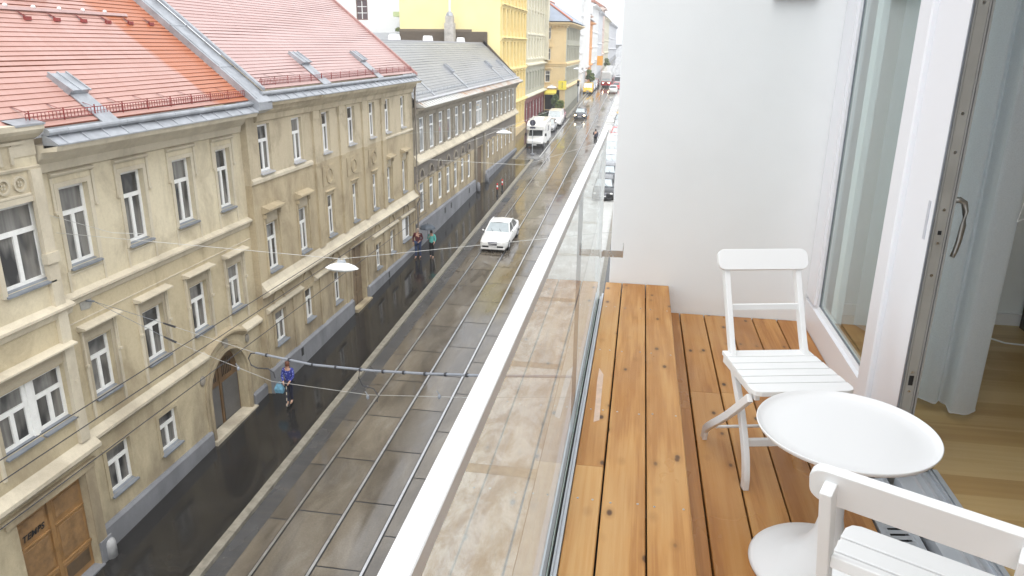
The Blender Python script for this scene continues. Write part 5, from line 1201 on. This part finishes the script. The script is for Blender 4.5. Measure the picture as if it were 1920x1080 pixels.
def car(label, paintm, loc, rz, kind='sedan', lit=False, group='cars in the street', name='car', cat='car', gl=None, L=None):
    t = thing(name, label, cat, loc, rz, group)
    K = {'sedan': dict(L=4.8, W=.915, belt=.93, roof=1.44, hood=.86, trunk=1.02, ws=(-.98,-.28), rw=(1.02,1.72)),
         'wagon': dict(L=4.5, W=.88, belt=.95, roof=1.47, hood=.88, trunk=.98, ws=(-.95,-.30), rw=(1.72,2.08)),
         'hatch': dict(L=4.0, W=.84, belt=.93, roof=1.46, hood=.90, trunk=.95, ws=(-.98,-.38), rw=(1.25,1.80)),
         'van':   dict(L=4.9, W=.96, belt=1.12, roof=1.95, hood=1.06, trunk=1.12, ws=(-1.65,-1.0), rw=(2.28,2.40))}[kind]
    L = K['L']; W_ = K['W']; f = -L/2; r = L/2
    mb = MB()
    st = [(f, ring(W_*.80,.34,.60)), (f+.06, ring(W_*.88,.26,.68)), (f+.25, ring(W_*.955,.22,K['hood']-.10)), (f+.7, ring(W_,.20,K['hood']-.03)), (K['ws'][0]-.02, ring(W_,.20,K['belt']+.01)), (0, ring(W_,.20,K['belt'])),
          (K['rw'][1]-.25 if kind != 'van' else 2.0, ring(W_,.20,K['belt'])), (min(K['rw'][1]+.03, r-.2), ring(W_*.985,.22,K['trunk'])), (r-.12, ring(W_*.93,.26,K['trunk']-.03)), (r, ring(W_*.84,.36,K['trunk']-.18))]
    loft(mb, st); mb.build('body', paintm, t, world=False, smooth=True)
    wb, wt = W_-.10, W_-.26; zb, zr = K['belt']-.01, K['roof']; a, b = K['ws']; c, d = K['rw']
    if kind == 'van': wt = W_-.16
    mb = MB()   # roof skin with pillars
    R = lambda y, w, z, cr=.035: [(-w,y,z-.03),(-w*.8,y,z),(0,y,z+cr),(w*.8,y,z),(w,y,z-.03)]
    rows = [R(b-.02,wt-.02,zr-.03), R(b+.25,wt,zr), R((b+c)/2,wt,zr+.01), R(c-.2,wt,zr), R(c+.02,wt-.02,zr-.035)]
    mb.mesh([q for row in rows for q in row], [(i*5+j, i*5+j+1, (i+1)*5+j+1, (i+1)*5+j) for i in range(4) for j in range(4)])
    for s in (-1, 1):
        for (y0, y1, w0, w1, zz) in ((a,b,wb-.01,wt-.02,zr-.035),(d,c,wb-.01,wt-.02,zr-.04)): mb.tube([(s*w0,y0,zb),(s*w1,y1,zz)], [.045,.038], 6)
        ym = .28*(b+c)+.10 if kind != 'van' else -.35
        mb.tube([(s*(wb+.005),ym,zb),(s*(wt+.005),ym-.03,zr-.03)], [.035,.03], 6); mb.tube([(s*(wt),b,zr-.03),(s*(wt+.005),(b+c)/2,zr-.02),(s*wt,c,zr-.03)], .03, 6)
    mb.build('roof', paintm, t, world=False)
    g = gl or M['windscreen']
    mb = MB(); mb.poly([(-wb+.03,a+.02,zb),(wb-.03,a+.02,zb),(wt-.03,b,zr-.03),(-wt+.03,b,zr-.03)]); mb.build('windscreen', g, t, world=False)
    mb = MB(); mb.poly([(wb-.03,d-.02,zb),(-wb+.03,d-.02,zb),(-wt+.03,c,zr-.035),(wt-.03,c,zr-.035)]); mb.build('rear_window', M['carglass'], t, world=False)
    for s in (-1, 1):
        q = [(s*wb,a+.05,zb),(s*wb,d-.05,zb),(s*wt,c-.02,zr-.04),(s*wt,b+.03,zr-.04)]
        mb = MB(); mb.poly(q if s > 0 else q[::-1]); mb.build('side_window', M['carglass'] if kind != 'van' else paintm, t, world=False)
        mb = MB(); mb.ball((s*(W_+.06), a+.22, zb+.07), .085, .05, .06, 10, 6); mb.build('mirror', paintm, t, world=False, smooth=True)
        mb = MB(); mb.ball((s*W_*.73, f+.13, .62), .16, .13, .085, 12, 6); mb.build('headlight', M['beam'] if lit else M['lamp'], t, world=False, smooth=True)
        mb = MB(); mb.box(s*W_*.72-.14, s*W_*.72+.14, r-.13, r-.02, K['trunk']-.26, K['trunk']-.1); mb.build('tail_light', M['tail'], t, world=False, bevel=.02)
        mb = MB(); mb.box(s*.47-.20, s*.47+.20, f-.012, f+.09, .33, .44); mb.build('air_intake', M['black'], t, world=False)
    mb = MB(); mb.mesh([(-.30,f-.02,.66),(.30,f-.02,.66),(.26,f-.02,.47),(-.26,f-.02,.47),(-.32,f+.12,.72),(.32,f+.12,.72)], [(3,2,1,0),(0,1,5,4)]); mb.box(-.02,.02,f-.03,f-.021,.47,.67); mb.build('grille', M['grille'], t, world=False)
    mb = MB(); mb.box(-.26, .26, f-.03, f-.015, .385, .465); mb.build('number_plate', M['plate'], t, world=False)
    mb = MB(); mb.box(-W_*.85, W_*.85, f-.03, f+.2, .20, .33); mb.box(-W_*.8, W_*.8, f+.3, r-.2, .18, .24); mb.build('bumper', M['black'] if kind in ('van',) else paintm, t, world=False, bevel=.03)
    mb = MB(); 
    for x in (-.32, .22): mb.tube([(x+.06,a+.0,zb+.03),(x-.15,a+.36*(b-a)*1.2,zb+.38*(zr-zb))], .012, 5)
    mb.build('wipers', M['black'], t, world=False)
    wy = L/2-.86; wheels(t, [(-W_+.09,-wy),(W_-.09,-wy),(-W_+.09,wy-.05),(W_-.09,wy-.05)])
    return t
white_p = paint('white car paint', (.78,.78,.76)); grey_p = paint('silver grey car paint', (.36,.37,.39)); dark_p = paint('dark blue grey car paint', (.035,.04,.05)); red_p = paint('dark red car paint', (.30,.02,.025)); yel_p = paint('yellow car paint', (.75,.45,.02)); blk_p = paint('black car paint', (.012,.012,.014)); blu_p = paint('pale blue car paint', (.45,.52,.66)); redb = paint('bright red car paint', (.55,.03,.03))
gx = math.atan(G)
def onroad(o): o.rotation_euler.x = gx if abs(o.rotation_euler.z) < 1 else -gx; return o
onroad(car('white sedan driving along the tram tracks towards the camera', white_p, (-8.62,46.9,sz(46.9)+.01), math.radians(-1), 'sedan'))
# camper van
CV = thing('camper_van', 'white camper van with overcab parked beyond the sooty house', 'camper van', (-11.62,87.2,sz(87.2)), 0, 'cars in the street'); onroad(CV)
mb = MB(); pr = [(-1.08,.45),(1.08,.45),(1.10,.6),(1.10,2.75),(1.02,2.88),(-1.02,2.88),(-1.10,2.75),(-1.10,.6)]
loft(mb, [(-1.2,[(x,max(z,.45)) for x,z in pr]),(3.2,pr)]); 
pa = [(-1.0,2.02),(1.0,2.02),(1.08,2.1),(1.08,2.62),(1.0,2.80),(-1.0,2.80),(-1.08,2.62),(-1.08,2.1)]
loft(mb, [(-2.35,[(x*.90,2.02+(z-2.02)*.55) for x,z in pa]),(-2.15,[(x*.97,2.02+(z-2.02)*.85) for x,z in pa]),(-1.5,pa),(-1.2,pa)]); mb.build('body', white_p, CV, world=False)
mb = MB(); loft(mb, [(-3.1,ring(.80,.45,.85)),(-2.9,ring(.92,.35,1.05)),(-2.1,ring(.98,.3,1.25)),(-1.2,ring(1.0,.3,1.3))]); mb.mesh([(-.95,-2.15,1.25),(.95,-2.15,1.25),(.95,-1.2,1.25),(-.95,-1.2,1.25),(-.82,-1.5,2.02),(.82,-1.5,2.02),(.9,-1.2,2.02),(-.9,-1.2,2.02)], [(0,1,5,4),(1,2,6,5),(3,0,4,7)]); mb.build('cab', white_p, CV, world=False, smooth=False)
mb = MB(); mb.poly([(-.80,-2.12,1.32),(.80,-2.12,1.32),(.70,-1.60,2.0),(-.70,-1.60,2.0)]); mb.build('windscreen', M['carglass'], CV, world=False)
for s in (-1,1):
    mb = MB(); mb.box(s*1.14-.1,s*1.14+.1,-2.05,-1.95,1.3,1.62); mb.build('mirror', M['black'], CV, world=False, bevel=.02)
    mb = MB(); mb.box(s*1.102-.006,s*1.102+.006,.2,1.4,1.55,2.2); mb.build('side_window', M['carglass'], CV, world=False)
    mb = MB(); mb.ball((s*.68,-2.98,.84), .16,.1,.12,10,6); mb.build('headlight', M['lamp'], CV, world=False, smooth=True)
mb = MB(); mb.box(-.92,.92,-3.16,-2.8,.28,.6); mb.box(-.3,.3,-3.0,-2.6,2.0,2.01); mb.build('bumper', M['black'], CV, world=False, bevel=.03)
mb = MB(); mb.box(-.26,.26,-3.19,-3.165,.42,.53); mb.build('number_plate', M['plate'], CV, world=False)
mb = MB(); mb.box(-.5,.5,.0,.8,2.88,2.98); mb.box(-.4,.4,1.6,2.3,2.88,2.95); mb.build('roof_hatch', M['whitep'], CV, world=False, bevel=.02)
wheels(CV, [(-.9,-2.2),(.9,-2.2),(-.95,1.9),(.95,1.9)], .34)
onroad(car('silver grey car parked behind the camper van', grey_p, (-11.75,99.5,sz(99.5)), 0, 'hatch'))
onroad(car('white van parked behind the silver grey car', white_p, (-11.6,105.2,sz(105.2)), 0, 'van', name='van', cat='van'))
onroad(car('dark red car at the end of the parking bay, behind the white van', red_p, (-11.7,110.6,sz(110.6)), 0, 'hatch'))
onroad(car('dark car with lit headlights approaching on the tracks', dark_p, (-8.75,112.8,sz(112.8)), 0, 'hatch', lit=True, gl=M['windscreen']))
onroad(car('yellow and white taxi van parked by the pavement', yel_p, (-10.5,152.5,sz(152.5)), 0, 'van', name='van', cat='van', gl=M['whitep']))
onroad(car('pale blue car parked behind the yellow taxi van', blu_p, (-10.3,158.5,sz(158.5)), 0, 'hatch'))
onroad(car('white hatchback parked between the pale blue and the crimson car', white_p, (-10.25,163.5,sz(163.5)), 0, 'hatch'))
onroad(car('crimson car, last in the left hand row before the tram stop', red_p, (-10.2,169,sz(169)), 0, 'hatch'))
onroad(car('white car driving away beside the tram', white_p, (-5.7,154.2,sz(154.2)), PI, 'hatch'))
onroad(car('red car ahead of the white car beside the tram', redb, (-5.4,162,sz(162)), PI, 'hatch'))
onroad(car('pale grey van ahead of the red car', grey_p, (-5.3,172,sz(172)), PI, 'van', name='van', cat='van'))
onroad(car('dark grey car farthest up the right lane', dark_p, (-5.6,184,sz(184)), PI, 'hatch'))
rowp = [(58.6,blk_p,'wagon','black estate car parked nearest on the right, by the wall edge'),(64.6,dark_p,'hatch','dark blue grey car second in the right hand parked row'),(70.4,grey_p,'wagon','silver estate car third in the right hand parked row'),(76.6,white_p,'van','white van in the right hand parked row, above the silver estate'),
        (83.4,white_p,'hatch','white hatchback between a van and a red hatchback on the right'),(89.6,redb,'hatch','red hatchback in the right hand parked row'),(96,grey_p,'hatch','silver hatchback parked above the red one on the right'),(103,dark_p,'sedan','dark sedan in the far right hand parked row'),(110,yel_p,'hatch','yellow hatchback in the far right hand parked row'),(118,white_p,'sedan','white sedan in the far right hand parked row'),(126,blk_p,'hatch','black hatchback at the top of the right hand parked row')]
for y, p, k, lab in rowp: onroad(car(lab, p, (-2.62,y+3.5,sz(y+3.5)), 0, k, group='cars parked along the right kerb', name='van' if k == 'van' else 'car', cat='van' if k == 'van' else 'car'))
# tram
TR = thing('tram', 'red and grey tram with lit headlights far up the street', 'tram', (-7.75,166,sz(166)), 0); onroad(TR)
mb = MB(); q = lambda w, a, b: [(-w,a),(w,a),(w*1.02,a+.6),(w*1.02,b-.5),(w*.9,b-.05),(-w*.9,b-.05),(-w*1.02,b-.5),(-w*1.02,a+.6)]
loft(mb, [(-.5,q(.85,.45,1.25)),(-.1,q(1.1,.35,1.3)),(22,q(1.12,.35,1.3))]); mb.build('lower_body', paint('tram red', (.38,.03,.03)), TR, world=False)
mb = MB(); loft(mb, [(-.35,q(.95,1.25,3.1)),(.1,q(1.12,1.25,3.3)),(22,q(1.12,1.25,3.3))]); mb.build('upper_body', paint('tram grey', (.55,.55,.53)), TR, world=False)
mb = MB(); mb.poly([(-.82,-.37,1.5),(.82,-.37,1.5),(.78,-.30,2.75),(-.78,-.30,2.75)]); mb.build('windscreen', M['windscreen'], TR, world=False)
for s in (-1,1): mb = MB(); mb.ball((s*.6,-.52,.95),.13,.06,.11,10,6); mb.build('headlight', M['beam'], TR, world=False)
mb = MB(); mb.box(-.7,.7,-.3,.1,2.9,3.2); mb.build('destination_box', M['plate'], TR, world=False)
mb = MB(); mb.box(-.8,.8,-.55,21,.12,.35); mb.build('skirt', M['black'], TR, world=False)

# ---------------------------------------------------------------- people
def skin_mesh(name, verts, edges, radii, mat, parent, root=0, sub=1):
    me = bpy.data.meshes.new(name); me.from_pydata(verts, edges, []); o = bpy.data.objects.new(name, me); C.objects.link(o)
    me.materials.append(mat); md = o.modifiers.new('skin', 'SKIN'); md.use_smooth_shade = True
    sv = me.skin_vertices[0].data
    for i, r in enumerate(radii): sv[i].radius = r if isinstance(r, tuple) else (r, r)
    sv[root].use_root = True
    if sub: s = o.modifiers.new('sub', 'SUBSURF'); s.levels = sub; s.render_levels = sub
    if parent is not None: o.parent = parent
    return o
def person(label, loc, rz, pose, top, legs, shoe, hair, hair_long=False, scale=1., fat=1., extra=None):
    t = thing('person', label, 'person', loc, rz); t.scale = (scale,)*3
    V = []; E_ = []; Rd = []
    def add(p, r, par=None): V.append(p); Rd.append(r); (E_.append((par, len(V)-1)) if par is not None else None); return len(V)-1
    J = pose
    pel = add((0,0,.95), (.14*fat,.11*fat)); sp = add((0,J.get('lean',0)*.4,1.12), (.125*fat,.10*fat), pel); chs = add((0,J.get('lean',0)*.8,1.33), (.15*fat,.11*fat), sp); nk = add((0,J.get('lean',0)-.005,1.47), .052, chs)
    hd = add((0,J.get('lean',0)-.02,1.56), (.075,.088), nk); tp = add((0,J.get('lean',0)-.015,1.66), (.068,.082), hd); add((0,J.get('lean',0)-.01,1.71), (.04,.05), tp)
    add((0,J.get('lean',0)-.105,1.575), .014, hd)
    arms = []; legsI = []
    for s, side in ((1,'R'),(-1,'L')):
        el, wr = J['arm'+side]; sh = add((s*.175*fat,J.get('lean',0)*.9,1.40), .055, chs); e = add(el, .042, sh); w = add(wr, .030, e); arms.append((sh,e,w))
        d = (Vector(wr)-Vector(el)).normalized(); sd = d.cross(Vector((s,0,.2))).normalized(); pm = Vector(wr)+d*.07; p_ = add(tuple(pm), (.034,.02), w)
        for k in range(4):
            off = sd*(.026-.0175*k); L_ = (.045,.055,.05,.038)[k]; f1 = add(tuple(pm+d*.035+off), .010, p_); f2 = add(tuple(pm+d*(.035+L_*.6)+off), .009, f1); add(tuple(pm+d*(.035+L_)+off+Vector((0,-.012,-.012))), .008, f2)
        th = add(tuple(Vector(wr)+d*.045+sd*.045), .011, w); add(tuple(Vector(wr)+d*.085+sd*.062), .009, th)
        kn, an = J['leg'+side]; hp = add((s*.092*fat,0,.90), .092*fat, pel); k_ = add(kn, .062*fat, hp); a = add(an, .042, k_); ft = add((an[0],an[1]-.13,an[2]-.055), .035, a); add((an[0],an[1]-.20,an[2]-.06), .028, ft); legsI.append((hp,k_,a,ft))
    skin_mesh('body', V, E_, Rd, M['skin'], t)
    g = lambda r, d: tuple(q+d for q in r) if isinstance(r, tuple) else r+d
    cv = [V[pel], V[sp], V[chs], (V[nk][0],V[nk][1],1.435)]; ce = [(0,1),(1,2),(2,3)]; cr = [g(Rd[pel],.022), g(Rd[sp],.022), g(Rd[chs],.022), .07]
    for sh, e, w in arms:
        b = len(cv); wv = Vector(V[e]).lerp(Vector(V[w]), .93); cv += [V[sh], V[e], tuple(wv)]; ce += [(2,b),(b,b+1),(b+1,b+2)]; cr += [.068,.056,.043]
    cv.append((0,V[pel][1],.86)); ce.append((0,len(cv)-1)); cr.append(g(Rd[pel],.025))
    skin_mesh('jacket', cv, ce, cr, top, t, 2)
    lv = [V[pel]]; le = []; lr = [g(Rd[pel],.010)]
    for hp, k_, a, ft in legsI:
        b = len(lv); lv += [V[hp], V[k_], V[a]]; le += [(0,b),(b,b+1),(b+1,b+2)]; lr += [Rd[hp]+.012, Rd[k_]+.014, Rd[a]+.016]
    skin_mesh('trousers', lv, le, lr, legs, t, 0)
    for hp, k_, a, ft in legsI:
        q = V[a]; skin_mesh('shoe', [(q[0],q[1]+.05,q[2]-.055),(q[0],q[1]-.08,q[2]-.052),(q[0],q[1]-.20,q[2]-.06)], [(0,1),(1,2)], [.036,.042,.034], shoe, t, 1)
    l_ = J.get('lean',0)
    mb = MB()
    vs = []; n = 14
    for i in range(7):
        a = PI*.5*i/6
        for j in range(n):
            b = 2*PI*j/n; fr = .5-.5*math.sin(b); drop = (1 if math.sin(b) > -.35 else .45)
            vs.append((.088*math.cos(b)*math.sin(a+.25)/1.0, l_-.012+.105*math.sin(b)*math.sin(a+.25), 1.60+.135*math.cos(a*1.0)*1.0 - (.10*drop if i == 6 else 0) - (.22 if hair_long and i == 6 and math.sin(b) > -.35 else 0)))
    mb.mesh(vs, [(i*n+j, i*n+(j+1)%n, (i+1)*n+(j+1)%n, (i+1)*n+j) for i in range(6) for j in range(n)]+[tuple(range(n))]); mb.build('hair', hair, t, world=False, smooth=True)
    mb = MB()
    for s in (-1,1): mb.ball((s*.032,l_-.098,1.60),.010,.006,.007,8,5)
    mb.build('eyes', M['black'], t, world=False); mb = MB(); mb.ball((0,l_-.096,1.525),.022,.006,.006,8,5); mb.build('mouth', simple('lips', (.40,.15,.13), .5), t, world=False)
    if extra: extra(t)
    return t
brown_h = simple('reddish brown hair', (.12,.04,.02), .5, .3); dark_h = simple('dark hair', (.03,.02,.018), .5, .3); grey_h = simple('thin grey hair', (.35,.27,.22), .6, .3)
def _print():
    g = N('blue printed jacket'); o = g.obj(); v = g.n('ShaderNodeTexVoronoi'); v.inputs['Scale'].default_value = 16; g.l(o, v.inputs['Vector'])
    g.set(col=g.mix(g.rng(v.outputs['Distance'], .2, .35, 1, 0), (.02,.03,.22), (.30,.36,.70)), rough=.7); return g.m
blueprint = _print(); navy = simple('navy cloth', (.012,.014,.035), .8, .25); jeans = simple('blue denim', (.03,.05,.12), .85, .25); blackc = simple('black cloth', (.012,.012,.014), .85, .25); teal = simple('teal jacket', (.10,.42,.38), .7, .15); maroonc = simple('dark red jacket', (.10,.012,.02), .8, .4); shoeb = simple('dark shoes', (.02,.018,.016), .6); tan = simple('tan shoes', (.35,.22,.14), .6)
pv = lambda x, y: sz(y)+.125
WX, WY = -12.40, 23.75
WOM = person('woman in blue printed jacket with reddish hair, standing on a kick scooter', (WX,WY,pv(WX,WY)+.09), math.radians(8), dict(armR=((.21,-.06,1.12),(.12,-.25,.98)), armL=((-.22,-.08,1.12),(-.12,-.27,.98)), legR=((.07,-.03,.50),(.055,.02,.085)), legL=((-.08,-.05,.50),(-.05,-.16,.085))), blueprint, navy, tan, brown_h, True, .97)
KS = thing('kick_scooter', 'kick scooter under the woman in blue', 'scooter', (WX,WY,pv(WX,WY)), math.radians(8))
mb = MB(); mb.box(-.06,.06,-.34,.20,.07,.085); mb.build('deck', M['cable'], KS, world=False, bevel=.01)
mb = MB(); 
for i in range(8): mb.tube([(0,-.42+.015*i,.12+.11*i),(0,-.405+.015*i,.23+.11*i)], .018, 8, m=i%2)
mb.tube([(0,-.34,.08),(0,-.42,.14)], .02, 8, m=1); mb.build('stem', [simple('pale grip tape', (.55,.5,.4), .6), M['cable']], KS, world=False)
mb = MB(); mb.tube([(-.20,-.30,.985),(.20,-.30,.985)], .016, 8); mb.build('handlebar', M['cable'], KS, world=False)
for y in (-.44,.26): mb = MB(); mb.tube([(-.015,y,.06),(.015,y,.06)], .06, 14); mb.build('wheel', M['tyre'], KS, world=False)
bagm = simple('pale blue bag', (.16,.36,.50), .5, .35, 12)
mb = MB(); bx, by, bz = WX-.24, WY-.30, pv(0,WY)+.60
mb.mesh([(bx-.15,by-.05,bz),(bx+.15,by-.05,bz),(bx+.15,by+.05,bz),(bx-.15,by+.05,bz),(bx-.18,by-.08,bz+.16),(bx+.18,by-.08,bz+.16),(bx+.18,by+.08,bz+.16),(bx-.18,by+.08,bz+.16),(bx-.10,by-.02,bz+.36),(bx+.10,by-.02,bz+.36),(bx+.10,by+.02,bz+.36),(bx-.10,by+.02,bz+.36)],
    [(3,2,1,0),(0,1,5,4),(1,2,6,5),(2,3,7,6),(3,0,4,7),(4,5,9,8),(5,6,10,9),(6,7,11,10),(7,4,8,11),(8,9,10,11)]); mb.tube([(bx-.08,by,bz+.35),(bx+.02,by,bz+.46),(bx+.09,by,bz+.35)], .012, 6)
tag(mb.build('carrier_bag', bagm, bevel=.02), 'pale blue carrier bag hanging from the scooter handlebar', 'bag')
person('man in dark red jacket and jeans walking beside the plinth', (-12.85,42.3,pv(0,42.3)), 0, dict(armR=((.27,.0,1.14),(.15,-.14,1.02)), armL=((-.28,.0,1.14),(-.26,-.08,.90)), legR=((.11,-.05,.50),(.12,.02,.085)), legL=((-.10,-.08,.50),(-.12,-.10,.085))), maroonc, jeans, shoeb, grey_h, False, 1.07, 1.15)
def umb(t): pass
person('person in teal jacket and black trousers, under the dark umbrella', (-12.05,42.5,pv(0,42.5)), math.radians(12), dict(armR=((.24,-.04,1.16),(.17,-.12,.98)), armL=((-.23,-.06,1.18),(-.14,-.22,1.33)), legR=((.08,-.10,.50),(.07,-.12,.085)), legL=((-.09,-.02,.50),(-.09,.12,.10))), teal, blackc, shoeb, dark_h, False, 1.0)
UM = thing('umbrella', 'dark blue grey umbrella held over the person in teal', 'umbrella', (-12.2,42.25,pv(0,42.3)+1.3))
mb = MB(); n = 8; ux, uy, uz = -12.22, 42.27, pv(0,42.3); vs = [(ux,uy,uz+2.12)]
for k in range(1,5):
    for j in range(n): a = 2*PI*j/n; r_ = .50*math.sin(k*PI/8); vs.append((ux+r_*math.cos(a), uy+r_*math.sin(a), uz+2.12-.26*(1-math.cos(k*PI/8))))
fs = [(0,1+j,1+(j+1)%n) for j in range(n)]
for k in range(3):
    for j in range(n): fs.append((1+k*n+j, 1+(k+1)*n+j, 1+(k+1)*n+(j+1)%n, 1+k*n+(j+1)%n))
mb.mesh(vs, fs); mb.build('canopy', simple('dark blue grey umbrella cloth', (.05,.065,.085), .5, .2), UM); mb = MB(); mb.tube([(ux,uy,uz+1.27),(ux,uy,uz+2.2)], .012, 6); mb.build('shaft', M['cable'], UM)
person('person in dark clothes hurrying across the right lane', (-5.0,87.6,sz(87.6)), PI, dict(lean=-.05, armR=((.24,-.12,1.14),(.18,-.34,1.14)), armL=((-.24,.14,1.16),(-.20,.02,.95)), legR=((.09,-.22,.56),(.09,.0,.20)), legL=((-.09,.06,.52),(-.09,.28,.14))), navy, blackc, shoeb, dark_h, False, 1.12)

# ---------------------------------------------------------------- street furniture
def bollard(label, x, y):
    t = thing('bollard', label, 'bollard', (x,y,pv(x,y)), group='red and white bollards by the kerb')
    mb = MB(); z = pv(x,y); mb.lathe([(.06,0),(.06,.55)], (x,y,z), 10, 0); mb.lathe([(.065,.55),(.065,.72)], (x,y,z), 10, 1); mb.lathe([(.062,.72),(.062,.88)], (x,y,z), 10, 2); mb.lathe([(.065,.88),(.065,1.02),(.0,1.06)], (x,y,z), 10, 1); mb.build('post', [M['black'], redb, M['whitep']], t)
    mb = MB(); mb.lathe([(.13,0),(.10,.05),(.06,.08)], (x,y,z), 12); mb.build('foot', M['black'], t)
bollard('nearer of the two red and white bollards by the kerb', -11.25, 59.7); bollard('farther of the two red and white bollards by the kerb', -11.15, 61.4)
mb = MB(); mb.box(-10.62,-10.15,58.2,59.6,-.004,.004,0,0,sz(58.2),sz(59.6)); 
for i in range(9): mb.box(-10.60,-10.17,58.27+.15*i,58.31+.15*i,.004,.012,1,0,sz(58.3+.15*i),sz(58.3+.15*i))
tag(mb.build('drain_cover', [M['black'], M['zincdark']]), 'dark drain grating in the gutter beside the bollards', 'drain')
SP = thing('sign_post', 'round road sign seen from behind, in front of the camper van', 'road sign', (-11.35,80.6,pv(0,80.6)))
mb = MB(); x, y, z = -11.35, 80.6, sz(80.6); mb.tube([(x,y,z),(x,y,z+3.6)], .035, 8); mb.build('post', M['alu'], SP)
mb = MB(); mb.tube([(x,y-.03,z+3.35),(x,y-.01,z+3.35)], .33, 24); mb.build('sign_disc', simple('dark sign back', (.05,.05,.08), .5), SP); mb = MB(); mb.box(x-.3,x+.3,y-.05,y-.03,z+2.75,z+2.95); mb.build('sub_plate', simple('dark sign back', (.05,.05,.08), .5), SP)
mb = MB(); mb.lathe([(.26,.0),(.2,.12),(.1,.16),(.03,.17)], (x,y,z), 12); mb.build('foot', M['plinth'], SP)
YS = thing('cafe_sign', 'yellow hanging cafe sign by the ochre house', 'sign', (-11.9,116,8))
mb = MB(); mb.box(-12.55,-11.35,116,116.2,7.75,9.05); mb.build('panel', simple('yellow sign face', (.85,.72,.08), .4, .05), YS); mb = MB(); mb.box(-12.02,-11.9,115.985,115.999,7.95,8.85); mb.build('letter', simple('olive lettering', (.35,.30,.05), .5), YS); mb = MB(); mb.box(-12.0,-11.9,116.2,121,8.9,9.0); mb.build('bracket', M['cable'], YS)
OS = thing('orange_sign', 'orange sign board hanging out far along the left side', 'sign', (-10.6,190,10)); mb = MB(); mb.box(-11.3,-9.9,190,190.2,9.7,11.9); mb.build('panel', simple('orange sign face', (.80,.36,.03), .5, .05), OS); mb = MB(); mb.box(-12,-11.3,190.05,190.15,10.6,10.8); mb.build('bracket', M['cable'], OS)
mb = MB(); mb.box(-12.75,-12.7,113.5,114.9,sz(114)+.3,sz(114)+1.15); mb.tube([(-12.72,113.6,sz(114)+.1),(-12.72,113.6,sz(114)+1.15)],.03,6); mb.tube([(-12.72,114.8,sz(114)+.1),(-12.72,114.8,sz(114)+1.15)],.03,6); tag(mb.build('menu_board', simple('beige board', (.45,.40,.28), .6)), 'beige board standing before the cafe', 'board')
TL = thing('traffic_light', 'dark traffic light on the pavement before the far taxi', 'traffic light', (-11.2,136,sz(136))); mb = MB(); mb.tube([(-11.2,136,sz(136)),(-11.2,136,sz(136)+3.4)], .07, 8); mb.build('post', M['zincdark'], TL); mb = MB(); mb.box(-11.4,-11.0,135.85,136.15,sz(136)+2.6,sz(136)+3.6); mb.build('signal_head', M['black'], TL)
# lettering as real mesh
dg = bpy.context.evaluated_depsgraph_get()
for o in [o for o in bpy.data.objects if o.type == 'FONT']:
    me = bpy.data.meshes.new_from_object(o.evaluated_get(dg)); n_ = bpy.data.objects.new('graffiti', me); C.objects.link(n_); n_.parent = o.parent; mw = o.matrix_world.copy(); bpy.data.objects.remove(o); n_.matrix_world = mw
